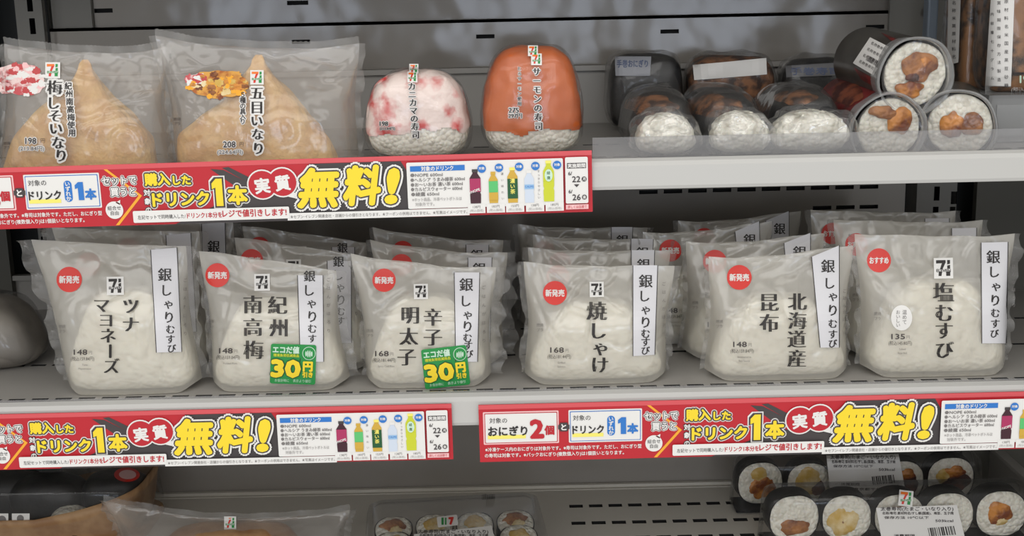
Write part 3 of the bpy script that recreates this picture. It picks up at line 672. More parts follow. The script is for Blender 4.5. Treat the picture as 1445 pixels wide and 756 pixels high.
SPECS = [
 dict(seed=1.3, bl=(86, 551), br=(276, 548), tl=(44, 338), tr=(262, 346), y=0.036, sag=.001, fin=(0.010, 0.007),
  label='rice ball pouch at the left end of the front row, crinkled left edge',
  strip=[(213, 352), (250, 349), (257, 496), (221, 497)], schars=S('銀しゃりむすび', [(233, 387, 20), (236, 409, 18), (238, 428, 16), (239, 447, 18), (241, 464, 14), (241, 478, 14), (243, 491, 13)]),
  sticker=(98, 394, 18, '新発売'), logo=(163, 403, 24), name=S('ツナ', [(185, 431, 25), (185, 457, 25)]) + S('マヨネー', [(144, 430, 24), (150, 451, 23), (153, 473, 24)]) + [('｜', 156, 495, 19), ('ズ', 158, 516, 24)],
  price=(117, 496, '148', '(税込159.84円)', ('Tuna', 'Mayonnaise')), side=(262, 395, 470), recy=(88, 464)),
 dict(seed=2.1, bl=(293, 549), br=(489, 543), tl=(281, 355), tr=(474, 381), y=0.036, sag=-.0005, fin=(0.005, 0.009),
  label='front-row rice ball pouch second from left, with an upright green sticker',
  strip=[(420, 388), (456, 388), (457, 510), (424, 510)], schars=S('銀しゃりむす', [(437, 389, 17), (437, 409, 18), (440, 427, 16), (441, 446, 18), (441, 463, 14), (441, 477, 13)]),
  sticker=(307, 388, 17, '新発売'), logo=(370, 398, 22), name=S('紀州', [(392, 430, 28), (393, 462, 28)]) + S('南高梅', [(357, 429, 28), (357, 461, 28), (358, 493, 29)]),
  price=(322, 494, '148', '(税込159.84円)', ('Pickled Plum',)), side=(464, 394, 466), recy=(297, 457), deal=(414, 513, .03)),
 dict(seed=3.7, bl=(514, 546), br=(692, 549), tl=(495, 357), tr=(700, 378), y=0.036, sag=.0025, fin=(0.004, 0.012),
  label='front-row rice ball pouch third from left, a tilted green discount sticker at its foot',
  strip=[(641, 384), (677, 384), (674, 510), (643, 510)], schars=S('銀しゃりむすび', [(658, 401, 20), (658, 424, 18), (660, 443, 16), (660, 460, 18), (660, 476, 14), (661, 487, 13), (662, 499, 13)]),
  sticker=(542, 395, 16.5, '新発売'), logo=(594, 411, 20), name=S('辛子', [(611, 447, 27), (611, 475, 27)]) + S('明太子', [(579, 444, 27), (577, 474, 27), (574, 503, 27)]),
  price=(542, 498, '168', '(税込181.44円)', ('Spicy Cod Roe',)), side=(683, 405, 480), recy=(522, 470), deal=(629, 517, -.11)),
 dict(seed=4.4, bl=(741, 531), br=(944, 538), tl=(739, 370), tr=(952, 374), y=0.036, sag=.0015, fin=(0.005, 0.005),
  label='front-row rice ball pouch fourth from left, one column of large characters, no discount sticker',
  strip=[(893, 374), (928, 374), (924, 500), (893, 502)], schars=S('銀しゃりむすび', [(911, 396, 20), (910, 417, 18), (911, 436, 16), (911, 454, 18), (911, 470, 14), (911, 482, 14), (911, 494, 13)]),
  sticker=(783, 413, 17, '新発売'), logo=(842, 408, 20), name=S('焼しゃけ', [(842, 438, 29), (845, 466, 27), (847, 490, 25), (847, 514, 26)]),
  price=(789, 493, '168', '(税込181.44円)', ('Grilled', 'Salmon')), side=(937, 400, 470), recy=(762, 462)),
 dict(seed=5.2, bl=(1000, 535), br=(1204, 533), tl=(1000, 362), tr=(1204, 346), y=0.036, sag=.002, fin=(0.004, 0.003),
  label='front-row rice ball pouch second from right, two columns of characters and no printed square mark',
  strip=[(1145, 362), (1184, 346), (1184, 490), (1157, 490)], schars=S('銀しゃりむすび', [(1168, 375, 20), (1171, 399, 18), (1175, 417, 16), (1175, 437, 18), (1175, 456, 14), (1175, 471, 14), (1175, 484, 13)]),
  sticker=(1043, 391, 17.5, '新発売'), name=S('北海道産', [(1125, 425, 27), (1125, 452, 27), (1124, 478, 27), (1124, 505, 27)]) + S('昆布', [(1086, 426, 28), (1085, 455, 28)]),
  price=(1047, 485, '148', '(税込159.84円)', ('Simmered in', 'Soy Sauce')), side=(1192, 410, 470), recy=(1015, 457)),
 dict(seed=6.6, bl=(1224, 527), br=(1430, 529), tl=(1206, 330), tr=(1432, 330), y=0.036, sag=.0015, fin=(0.004, 0.008),
  label='rice ball pouch rightmost in the front row, white speech bubble above its price',
  strip=[(1384, 342), (1422, 341), (1420, 484), (1385, 484)], schars=S('銀しゃりむすび', [(1401, 362, 20), (1403, 383, 18), (1405, 403, 16), (1404, 423, 18), (1404, 441, 14), (1404, 456, 14), (1403, 470, 13)]),
  sticker=(1240, 367, 17, 'おすすめ'), logo=(1331, 378, 27), name=S('塩むすび', [(1331, 412, 30), (1332, 441, 28), (1332, 466, 27), (1333, 493, 27)]),
  price=(1270, 474, '135', '(税込145.80円)', ('Salted', 'Rice Ball')), side=(1430, 365, 430), recy=(1238, 446), bubble=(1272, 448)),
]
packs = [onigiri(s) for s in SPECS]
# pouches standing in the rows behind: (source, shift in photo pixels at that row, row, turn, label)
def behind(i, row, dx, rz, label, dz=0.0, skip=('discount_sticker', 'speech_bubble')):
    src = packs[i][0]; k = 0.00046
    l = Vector(src.location) + Vector((dx * k, 0.0440 * row, dz))
    q = random.Random(int(i * 31 + row * 7)); ax_, ay_ = q.uniform(-.035, .02), q.uniform(-.014, .014); l.z += abs(ay_) * .042 + abs(ax_) * .017; return dup(src, l, (ax_, ay_, rz), label, skip=skip)
behind(0, 1, -4, 0.03, 'rice ball pouch standing right behind the leftmost front-row pouch')
behind(1, 1, 28, -0.03, 'rice ball pouch right behind the front pouch with upright green sticker')
behind(2, 1, 18, -0.04, 'rice ball pouch right behind the front pouch with the tilted green discount sticker')
behind(3, 1, 8, 0.02, 'rice ball pouch right behind the fourth front pouch from left')
behind(4, 1, -18, -0.05, 'rice ball pouch right behind the front pouch second from right')
behind(5, 1, -6, 0.04, 'rice ball pouch right behind the front pouch with the white speech bubble')
behind(0, 2, 22, -0.05, 'rice ball pouch third in its row at the left end, mostly under the banner')
behind(1, 2, 20, 0.04, 'rice ball pouch third back in the second row of pouches from the left')
behind(2, 2, 8, 0.05, 'rice ball pouch third back in the third row of pouches from the left')
behind(3, 2, 16, -0.04, 'rice ball pouch third back in the fourth row of pouches from the left')
behind(4, 2, -70, 0.03, 'third-back rice ball pouch showing between the fourth and fifth front pouches')
behind(5, 2, -14, -0.03, 'rice ball pouch third back at the right end, only its top edge showing')
behind(4, 3, -6, 0.06, 'rearmost rice ball pouch behind the second pouch from right, below the slots')
behind(3, 3, -4, -0.05, 'rearmost rice ball pouch behind the fourth pouch from left')

# grey rounded bag beyond the left end of the middle shelf row
c = at(12, 556, 0.09); t = thing('grey_bag', 'blurred grey rounded bag at the left edge beside the first rice ball pouch', 'bag', (c.x - .012, 0.10, ZM + .0006))
GREYB = mat('grey_bag', (150, 143, 132), .5, var=(126, 120, 112), vscale=25)
b = MB(); superblob(b, (0, 0, 0), .040, .03, .046, .5, .6, .6, 48, 30, .002, 50, 8.0); b.build('contents', [GREYB], t, True)
b = MB(); superblob(b, (0, 0, 0), .042, .032, .050, .5, .6, .6, 48, 30, .003, 60, 9.0); b.build('wrapper', [CLEAR], t, True)
# ------------------------------------------------------------------ goods on the upper shelf
from mathutils.bvhtree import BVHTree
class Surf(Decal):
    """decal laid on the front of real meshes: the point is where the sight line meets them"""
    def __init__(s, objs, org, e=0.00016, y=0.05):
        V = []; Fc = []
        for o in objs:
            M = Matrix.LocRotScale(o.location, o.rotation_euler, o.scale)
            pr = o.parent
            if pr: M = Matrix.LocRotScale(pr.location, pr.rotation_euler, pr.scale) @ M
            b = len(V); V += [M @ v.co for v in o.data.vertices]; Fc += [tuple(i + b for i in p.vertices) for p in o.data.polygons]
        T = BVHTree.FromPolygons(V, Fc)
        pr = objs[0].parent; I = Matrix.LocRotScale(pr.location, pr.rotation_euler, pr.scale).inverted() if pr else Matrix()
        def fn(px, py, layer):
            d = ray(px, py).normalized(); h = T.ray_cast(CAM, d)
            p = h[0] if h[0] is not None else at(px, py, y)
            n = h[1] if h[0] is not None else Vector((0, -1, 0))
            if n.dot(d) > 0: n = -n
            return I @ (p + (n * 0.6 - d * 0.4) * (0.00025 + layer * e))
        Decal.__init__(s, fn)
def loft(mb, levels, hd, yc, org, e=0.62, nu=48, amp=0.0012, freq=110, seed=0.0, mi=0):
    """levels of (py, xl, xr) in the photo turned into a rounded body of real depth"""
    ys = [l[0] for l in levels]
    def cr(t, k):
        i = max(0, min(len(levels) - 2, int(t))); f = t - i
        p0, p1, p2, p3 = [levels[max(0, min(len(levels) - 1, j))][k] for j in (i - 1, i, i + 1, i + 2)]
        return 0.5 * (2 * p1 + (p2 - p0) * f + (2 * p0 - 5 * p1 + 4 * p2 - p3) * f * f + (3 * p1 - p0 - 3 * p2 + p3) * f ** 3)
    wmax = max(l[2] - l[1] for l in levels); n = len(levels) - 1
    def q(u, v):
        t = v * n; py, xl, xr = cr(t, 0), cr(t, 1), cr(t, 2)
        a, b = at(xl, py, yc), at(xr, py, yc); c = (a + b) / 2; hw = abs(b.x - a.x) / 2
        th = u * 6.28319; sg = lambda w: math.copysign(abs(w) ** e, w)
        d = hd * min(1, 0.10 + 1.15 * (xr - xl) / wmax)
        p = Vector((c.x + hw * sg(math.cos(th)), yc + d * sg(math.sin(th)), c.z))
        nn = Vector((math.cos(th), math.sin(th), 0.2))
        p += nn * amp * (noise.noise(p * freq + Vector((seed, 0, 0))) + 1.4 * noise.noise(p * freq * 0.35 + Vector((0, seed, 3))))
        return p - org
    mb.grid(q, nu, 40, mi, True)
    top = len(mb.v); mb.v.append(tuple(sum((Vector(mb.v[i]) for i in range(nu)), Vector()) / nu)); 
    for i in range(nu): mb.f.append((i, (i + 1) % nu, top)); mb.m.append(mi)
def lines(d, x0, y0, x1, y1, txts, m=PDARK, size=5.0, layer=3):
    for i, s in enumerate(txts): d.text(s, (x0 + x1) / 2, y0 + (y1 - y0) * i / max(1, len(txts) - 1), size, m, layer, fit=(x1 - x0))
def barcode(d, c, m=PBLACK, layer=3, n=16, seed=1):
    rr = random.Random(seed); t = 0.0
    L = lambda a, b, k: (a[0] + (b[0] - a[0]) * k, a[1] + (b[1] - a[1]) * k)
    while t < 0.97:
        w = rr.choice((.02, .035, .05)); a, b = L(c[0], c[1], t), L(c[0], c[1], min(1, t + w)); e, f = L(c[3], c[2], min(1, t + w)), L(c[3], c[2], t)
        d.quad([a, b, e, f], m, layer, 2); t += w + rr.choice((.02, .03, .05))

def inari(spec):
    P = Pouch(spec['bl'], spec['br'], spec['tl'], spec['tr'], 0.042, 0.022, spec['seed'], sag=spec['sag'], knee=0.35, wr=0.0014, corner=0.02)
    P.z0 = ZU + 0.0006; org = Vector((at(spec['cx'], 220, 0.03).x, 0.042, ZU + 0.0006))
    t = thing('fried_tofu_pouch', spec['label'], 'packaged fried tofu sushi', org, 'fried tofu sushi pouches on the upper shelf')
    b = MB(); lv = list(spec['lv']); loft(b, lv, 0.0175, 0.042, org, seed=spec['seed'], amp=.0019, freq=85)
    b.v = [(v[0], v[1], max(v[2], 0.0006)) for v in b.v]
    P.fit(b, org, .97, .0018); b.build('fried_tofu', [TOFU], t, True)
    P.wrap('wrapper', [HAZE, FIN], t, org, spec['fin'], 0.004)
    d = P.decal(org)
    for (x, y, rx, ry, m, sd, ly) in spec["blobs"]:
        d.blob(x, y, rx, ry, m, ly, sd, .3, 2.0)
        q = random.Random(int(sd * 10)); pal = (PINKP, PWHITE, PWHITE, PPINK, PREDP) if m is PINKP else (GOLDP, EGG, FILL2, PORANGE, FILLING)
        for k_ in range(46 if rx > 30 else 14):
            a_ = q.uniform(0, 6.283); r_ = q.random() ** .5; d.blob(x + rx * r_ * .98 * math.cos(a_), y + ry * r_ * .98 * math.sin(a_), q.uniform(3, 7), q.uniform(2.2, 5), q.choice(pal), ly + .5 + k_ * .02, sd + k_, .5, 2.4)
    d.build('food_picture', t)
    d = P.decal(org); logo(d, *spec['logo'], 3, True); d.build('logo_print', t)
    d = P.decal(org)
    for (ch, x, y, s) in spec['name'] + spec['sub']: d.text(ch, x, y, s, PWHITE, 2, bold=.16, nst=10)
    d.chars(spec['name'], PBLACK, 4, **MIN); d.chars(spec['sub'], PBLACK, 4, bold=.02, nst=4); d.build('product_name', t)
    d = P.decal(org); x, y, p1, p2 = spec['price']
    d.text(p1, x, y, 12, PWHITE, 1, bold=.12); d.text(p1, x, y, 12, PDARK, 3, bold=.02, nst=4); d.text('円', x + 17, y, 7, PDARK, 3)
    d.text(p2, x + 1, y + 11, 7.5, PWHITE, 1, bold=.14, fit=36); d.text(p2, x + 1, y + 11, 7.5, PDARK, 3, fit=36)
    d.build('price_print', t); d = P.decal(org)
    d.text('燃焼', spec['rc'][0], spec['rc'][1], 5, PDARK, 2); d.text('プラ', spec['rc'][0], spec['rc'][1] + 6, 5, PDARK, 2)
    d.build('recycling_mark', t); return t
rnd = random.Random(3)
pk = [(27, 112, 36, 22, PINKP, 1.0, 1), (34, 105, 22, 13, PINKP, 2.0, 1.2)]
inari(dict(label='fried tofu pouch at the far left with pink and white rice picture on clear film', seed=11.2, cx=110, bl=(-18, 236), br=(233, 230), tl=(6, 62), tr=(233, 68), sag=.004, fin=(0.004, 0.005),
  lv=[(84, 117, 126), (90, 113, 130), (98, 111, 131), (112, 101, 139), (130, 84, 154), (150, 62, 172), (170, 42, 192), (195, 22, 213), (232, 12, 221)],
  blobs=pk, logo=(75, 99, 21), name=S('梅しそいなり', [(78, 123, 22), (77, 145, 20), (78, 163, 20), (80, 181, 20), (83, 201, 20), (87, 219, 20)]),
  sub=S('紀州南高梅使用', [(97, 121, 11), (98, 132, 11), (99, 143, 11), (100, 154, 11), (101, 165, 11), (101, 176, 11), (102, 187, 11)]), price=(44, 198, '198', '(213.84円)'), rc=(10, 202)))
inari(dict(label='fried tofu pouch second from left with golden rice picture on its clear film', seed=14.9, cx=366, bl=(236, 229), br=(500, 229), tl=(219, 50), tr=(507, 62), sag=.005, fin=(0.005, 0.006),
  lv=[(77, 360, 371), (83, 356, 374), (93, 354, 376), (106, 346, 384), (122, 333, 400), (142, 308, 418), (162, 283, 438), (182, 262, 456), (202, 254, 470), (232, 251, 478)],
  blobs=[(308, 119, 42, 20, GOLDP, 4.0, 1), (325, 115, 24, 14, GOLDP, 5.5, 1.2), (276, 112, 16, 7, PINKP, 5.0, .8)], logo=(363, 109, 19), name=S('五目いなり', [(363, 131, 20), (363, 151, 20), (363, 170, 18), (364, 189, 18), (365, 209, 19)]),
  sub=S('５種の具入り', [(343, 133, 9), (343, 141, 9), (343, 149, 9), (343, 157, 9), (343, 164, 9), (343, 171, 9)]), price=(324, 203, '208', '(224.64円)'), rc=(250, 168)))

def wrapped_roll(label, cx, pyb, y, hx, hy, h, topm, cutv, seed, texts, taper, name):
    c = at(cx, pyb, y - hy); org = Vector((c.x, y, ZU + 0.0006))
    t = thing(name, label, 'packaged sushi rice ball', org)
    b = MB(); superblob(b, (0, 0, 0.001), hx * .96, hy * .96, h * .95, taper, .62, .6, 60, 40, .0007, 240, seed); b.build('rice_body', [RICE], t, True)
    b = MB(); superblob(b, (0, 0, 0.001), hx, hy, h, taper, .62, .6, 130, 110, .0013, 120, seed + 2)
    keep = []
    for f, m in zip(b.f, b.m):
        z = sum(b.v[i][2] for i in f) / len(f); x = b.v[f[0]][0]; yv = b.v[f[0]][1]
        if z > h * (cutv + 0.07 * noise.noise(Vector((x * 90, yv * 60, seed)))): keep.append(f)
    b.f = keep; b.m = [0] * len(keep); b.build('topping', [topm], t, True)
    b = MB(); superblob(b, (0, 0, 0.0), hx * 1.05, hy * 1.065, h * 1.04, taper, .64, .61, 80, 60, .0019, 75, seed + 5); sh = b.build('wrapper', [CLEAR], t, True)
    d = Surf([sh], org)
    for s_, x, yy, sz, kind in texts:
        if kind == 'logo': logo(d, x, yy, sz, 1, True, h=1)
        elif kind == 'v': pass
        else:
            d.text(s_, x, yy, sz, PWHITE, 1, bold=.12, nst=8); d.text(s_, x, yy, sz, PBLACK, 3, bold=.035, horiz=True)
    d.build('printed_text', t); return t
wrapped_roll('round sushi rice ball topped with red and white crab shreds', 588, 219, 0.046, 0.0345, 0.025, 0.0535, CRAB, .34, 21.0,
  [('', 584, 97, 13, 'logo'), ('', 582, 109, 14, 'logo')] + [(c, 581 + i * .9, 122 + i * 11.3, 11.5, '') for i, c in enumerate('カニカマの寿司')] + [('198', 542, 174, 9, ''), ('(213.84円)', 547, 181, 5, '')], .25, 'crab_sushi_ball')
wrapped_roll('tall round sushi rice ball covered with orange salmon', 753, 217, 0.046, 0.0328, 0.026, 0.067, SALMON, .26, 33.0,
  [('', 752, 72, 14, 'logo'), ('', 757, 84, 15, 'logo')] + [(c, 757 + i * .5, 101 + i * 12.8, 12, '') for i, c in enumerate('サーモンの寿司')] + [(c, 733, 97 + i * 7, 6, '') for i, c in enumerate('とろサーモン使用')] + [('275', 725, 155, 10, ''), ('297円', 727, 163, 8, '')], .25, 'salmon_sushi_ball')

# hand rolls lying front to back with bunched clear film over the rice end
def hand_roll(label, cx, hx, seed, pic, yb=0.088, h=0.035, hl=0.055, rh=0.0245, rx=0.020, cxb=None):
    c = at(cx, 222, 0.022); cb = at(cxb or cx, 190, yb)
    org = Vector((c.x, 0.03, ZU + 0.0006)); t = thing('hand_roll', label, 'hand roll', org, 'hand rolls with rice ends facing front')
    dx = cb.x - c.x
    b = MB(); superblob(b, (dx, yb - 0.03, 0.0012), hx, hl, h, .35, .5, .6, 48, 30, .0012, 90, seed)
    body = b.build('seaweed_body', [NORI], t, True)
    b = MB(); superblob(b, (0, 0, 0.0012), rx, 0.015, rh, .32, .7, .75, 52, 36, .0014, 330, seed + 1); b.build('rice_end', [RICE], t, True)
    b = MB(); superblob(b, (dx, yb - 0.03, 0.0), hx * 1.1, hl * 1.02, h * 1.12, .38, .55, .6, 60, 36, .0022, 80, seed + 2); b.build('wrapper', [CLEAR], t, True)
    b = MB(); superblob(b, (0, -0.001, 0.0), rx * 1.22, 0.0175, rh * 1.14, .30, .6, .7, 80, 50, .0042, 120, seed + 3); b.build('bunched_film', [BUNCH], t, True)
    d = Surf([body], org, y=yb); x, y, rx_, ry_ = pic; d.blob(x, y, rx_, ry_, MEAT, 2, seed, .3, 1.7); d.build('food_picture', t)
    return t
hand_roll('hand roll beside the salmon ball, its white rice end in bunched film', 940, 0.023, 41.0, (919, 149, 36, 15), cxb=926)
hand_roll('middle of the three hand rolls, rice end in clear film', 1046, 0.024, 42.3, (1008, 150, 38, 15), cxb=1012)
hand_roll('hand roll with shiniest bunched film, right of the other two', 1145, 0.024, 43.9, (1124, 138, 30, 10), rx=0.026, cxb=1120)

# clear tubes of fat rolled sushi
PRINTD = mat('tube_dark_film', (74, 72, 68), 0.3, var=(58, 54, 50), vscale=30)
PRINTR = mat('tube_red_print', (112, 34, 34), 0.35, var=(74, 28, 26), vscale=90)
def tube(label, cpx, cpy, y, R, bpx, bpy, L, fill, seed, roll=0.0, outer=None):
    a = at(cpx, cpy, y); bb = at(bpx, bpy, y + L); ax = (bb - a).normalized()
    rot = ax.to_track_quat('Z', 'Y').to_matrix() @ Matrix.Rotation(roll, 3, 'Z')
    t = thing('sushi_tube', label, 'packaged sushi roll', a, None, rot.to_euler())
    b = MB()
    b.grid(lambda u, v: Vector((R * math.cos(u * 6.28319), R * math.sin(u * 6.28319), 0.002 + v * (L - 0.002))), 48, 10, 0, True)
    sl = b.build('printed_sleeve', [outer or PRINTD], t, True)
    b = MB()
    prof = [(R * 1.0, 0.012), (R * 1.05, 0.002), (R * 1.08, -0.003), (R * 1.02, -0.004), (R * 0.97, 0.001), (R * .97, 0.010)]
    n = len(prof); vs = []
    for i in range(48):
        th = i / 48 * 6.28319; k = 1 + 0.015 * math.sin(th * 5 + seed)
        for r, z in prof: vs.append((r * k * math.cos(th), r * k * math.sin(th), z))
    b.add(vs, [(i * n + j, ((i + 1) % 48) * n + j, ((i + 1) % 48) * n + j + 1, i * n + j + 1) for i in range(48) for j in range(n - 1)]); b.build('clear_rim', [CUP], t, True)
    r = R * 0.86; ox, oy = -R * 0.08, R * 0.03
    b = MB(); b.grid(lambda u, v: Vector((ox + r * 1.03 * math.cos(u * 6.28319), oy + r * 1.03 * math.sin(u * 6.28319), 0.0035 + v * (L - 0.01))), 40, 2, 0, True); b.build('seaweed', [NORI], t, True)
    def face(u, v):
        th = u * 6.28319; k = r * math.sin(v * 1.5708) * (1 + .04 * noise.noise(Vector((math.cos(th) * 2, math.sin(th) * 2, seed))))
        p = Vector((ox + k * math.cos(th), oy + k * math.sin(th), 0.0015 + 0.0022 * v ** 4))
        p.z += 0.0012 * noise.noise(p * 380 + Vector((seed, 0, 0))); return p
    b = MB(); b.grid(face, 48, 16, 0, True); b.build('rice_face', [RICE], t, True)
    for (fx, fy, rx, ry, m) in fill:
        b = MB()
        def fq(u, v, fx=fx, fy=fy, rx=rx, ry=ry):
            th = u * 6.28319; k = v * (1 + .32 * noise.noise(Vector((math.cos(th) * 1.6, math.sin(th) * 1.6, seed + fx * 9))))
            p = Vector((ox + r * (fx + rx * k * math.cos(th)), oy + r * (fy + ry * k * math.sin(th)), 0))
            p.z = 0.0006 - 0.0024 * math.sqrt(max(0, 1 - v * v)) + 0.0008 * noise.noise(p * 420); return p
        b.grid(fq, 32, 10, 0, True); b.build('filling', [m], t, True)
    b = MB(); b.grid(lambda u, v: Vector((R * .96 * v * math.cos(u * 6.28319), R * .96 * v * math.sin(u * 6.28319), -0.0032 + 0.0022 * noise.noise(Vector((v * 2.2 * math.cos(u * 6.283), v * 2.2 * math.sin(u * 6.283), seed))))), 40, 12, 0, True)
    b.build('end_film', [CLEAR], t, True)
    return t, sl
CUP = film('cup_plastic', (205, 206, 206), 0.42, 0.12, 1.0, 0)
R_ = 0.0222
tb1, s1 = tube('front clear tube of rolled sushi with orange filling, left of a pair', 1252, 184, 0.026, R_, 1196, 152, 0.085, [(-.25, .30, .38, .46, FILL2), (.34, .50, .46, .22, FILLING)], 51.0, 0.2, PRINTR)
tb2, s2 = tube('front clear tube of rolled sushi with two brown fillings, right of a pair', 1350, 180, 0.026, R_, 1346, 160, 0.09, [(-.38, .0, .36, .40, FILLING), (.22, .05, .36, .42, FILL2)], 52.4, -0.1)
tb3, s3 = tube('clear tube of rolled sushi with white label, lying on the pair', 1290, 107, 0.030, R_ * 1.02, 1222, 86, 0.08, [(.22, -.48, .46, .30, FILL2), (-.02, .26, .56, .46, FILLING), (-.2, .36, .32, .3, FILL2), (.1, -.05, .24, .2, MEAT2)], 53.1, 0.0)
org = Vector(tb3.location)
d = Surf([s3], org, y=.06); d.quad([(1228, 53), (1258, 68), (1233, 106), (1204, 89)], PWHITE, 1, 8)
for i in range(4): d.text('名称巻寿司', 1240 - i * 5.6, 66 + i * 8.5, 5, PDARK, 2, fit=23, rot=.5)
barcode(d, [(1226, 78), (1240, 86), (1236, 93), (1222, 85)], PDARK, 2, 8); d.build('label', tb3)
d = Surf([s1], Vector(tb1.location), y=.06); d.blob(1196, 132, 22, 16, MEAT2, 1, 3.0, .3, 1.8); d.build('food_picture', tb1)
d = Surf([s3], org, y=.06); d.quad([(1243, 46), (1278, 61), (1290, 66), (1262, 61)], PRINTR, 1, 6); d.quad([(1205, 95), (1232, 110), (1246, 130), (1216, 112)], PRINTR, 1, 6); d.build('red_print', tb3)

# packs lying across at the back
def back_pack(label, x0, x1, pyt, pyb, y, topm, lab, txt, seed, lm=PWHITE):
    a, b_ = at(x0, pyb, y), at(x1, pyb, y); tp = at((x0 + x1) / 2, pyt, y)
    org = Vector(((a.x + b_.x) / 2, y, ZU + 0.0006)); t = thing('sushi_pack', label, 'packaged sushi', org)
    h = tp.z - org.z; b = MB(); superblob(b, (0, 0, 0.0), (b_.x - a.x) / 2, 0.022, h, .1, .4, .5, 48, 28, .0015, 60, seed); o = b.build('contents', [topm], t, True)
    b = MB(); superblob(b, (0, 0, 0.0), (b_.x - a.x) / 2 * 1.06, 0.0235, h * 1.06, .12, .45, .5, 60, 36, .0028, 60, seed + 1); o2 = b.build('wrapper', [CLEAR], t, True)
    d = Surf([o2], org, y=y - .02); d.quad(lab, lm, 2, 10)
    if txt: d.text(txt, (lab[0][0] + lab[2][0]) / 2, (lab[0][1] + lab[1][1]) / 2 + 10, 11, mat('print_slate_blue', (86, 96, 124), .5), 3, fit=(lab[1][0] - lab[0][0]) * .85, bold=.03, nst=4)
    d.build('label', t); return t
LABG = mat('label_grey', (150, 152, 158), 0.4)
back_pack('dark sushi pack with pale blue-lettered label behind the leftmost hand roll', 856, 962, 76, 150, 0.205, NORI, [(868, 80), (919, 80), (917, 107), (869, 107)], '手巻おにぎり', 61.0, LABG)
back_pack('brown sushi pack with blank white label at the back wall', 966, 1092, 78, 150, 0.205, MEAT, [(978, 92), (1081, 82), (1082, 105), (980, 113)], '', 62.0)
back_pack('dark sushi pack with faint grey label behind the right hand roll', 1098, 1205, 82, 150, 0.205, NORI, [(1109, 93), (1190, 88), (1191, 106), (1110, 109)], '手巻寿司', 63.0, mat('label_dim', (112, 112, 114), .4))

# clear riser box and two standing bags of brown snacks at the right edge
p = at(1392, 205, 0.06); q_ = at(1392, 141, 0.06); x0 = p.x; zt = q_.z
t = thing('riser_box', 'clear plastic riser box under the labelled bags at right', 'box', (x0 + 0.045, 0.10, ZU + 0.0006))
b = MB(); zt = max(zt, ZU + .03) - ZU
for bx in ((-.045, .045, -.04, -.038, 0, zt), (-.045, .045, .038, .04, 0, zt), (-.045, -.043, -.04, .04, 0, zt), (.043, .045, -.04, .04, 0, zt), (-.045, .045, -.04, .04, zt - .002, zt)): b.box(*bx)
b.build('shell', [CUP], t)
b = MB(); b.box(-.040, .040, -.0412, -.0402, .004, zt - .006); b.build('front_panel', [CUP], t)
def snack_bag(label, px, y, w, dpt, h, rz, z, seed, labq, rows):
    c = at(px, 120, y); org = Vector((c.x, y, z)); t = thing('snack_bag', label, 'snack bag', org, 'brown snack bags on the riser box', (0, 0, rz))
    b = MB(); superblob(b, (0, 0, 0), w, dpt, h, .06, .35, .25, 48, 36, .0016, 60, seed); o = b.build('bag', [NUTS], t, True)
    b = MB(); superblob(b, (0, 0, 0), w * 1.05, dpt * 1.08, h * 1.01, .06, .35, .25, 48, 36, .0022, 60, seed + 1); o2 = b.build('clear_skin', [CLEAR], t, True)
    d = Surf([o2], org, y=y); d.quad(labq, PWHITE, 2, 12)
    for s_, x, y0, y1, sz in rows: d.vtext(s_, x, y0, y1, sz, PDARK, 4)
    d.build('label', t); return t, o2
snack_bag('brown snack bag with narrow grey label, set back beside the divider post', 1366, 0.15, 0.0135, 0.022, 0.12, 0.0, ZU + 0.0006, 71.0, [(1339, -20), (1357, -20), (1353, 88), (1337, 92)], [('名称米菓原材料名', 1347, 4, 80, 6)])
tb, o2 = snack_bag('brown snack bag with tall white label, standing on the clear riser box', 1436, 0.10, 0.025, 0.022, 0.12, -0.05, ZU + .0006 + zt, 72.0, [(1400, -20), (1432, -20), (1426, 134), (1390, 133)], [('原材料名米国産黒豆砂糖', 1420, 2, 120, 6), ('賞味期限保存方法製造者', 1410, 4, 124, 5.4), ('内容量七十グラム', 1401, 20, 110, 5)])
d = Surf([o2], Vector(tb.location), y=.1); d.rrect(1430, 102, 1463, 133, 3, PDARK, 1); d.text('198', 1448, 111, 14, PPGREEN, 3, bold=.04); d.text('(税込213円)', 1447, 126, 8, PWHITE, 3); d.build('price_print', tb)
# ------------------------------------------------------------------ goods on the bottom shelf
Z0 = ZL + 0.0006
def tray(mb, x0, x1, y0, y1, z0, z1, r=0.006, inset=0.006, n=6):
    """open rounded box wall with a flat top (lid) tapering upward"""
    def ring(x0, x1, y0, y1, r):
        pts = []
        for cx, cy, a0 in ((x1 - r, y1 - r, 0), (x0 + r, y1 - r, 90), (x0 + r, y0 + r, 180), (x1 - r, y0 + r, 270)):
            for i in range(n + 1):
                a = math.radians(a0 + 90 * i / n); pts.append((cx + r * math.cos(a), cy + r * math.sin(a)))
        return pts
    rings = []
    for k, z in ((0, z0), (0.75, z0 + (z1 - z0) * .8), (1.3, z0 + (z1 - z0) * .95), (2.2, z1)):
        i = inset * k; rings.append([Vector((p[0], p[1], z)) for p in ring(x0 + i, x1 - i, y0 + i, y1 - i, r)])
    m = len(rings[0]); b = len(mb.v); vs = [p for rg in rings for p in rg]
    fs = [(j * m + i, j * m + (i + 1) % m, (j + 1) * m + (i + 1) % m, (j + 1) * m + i) for j in range(3) for i in range(m)]
    fs.append(tuple(range(3 * m, 4 * m)))
    mb.add(vs, fs)
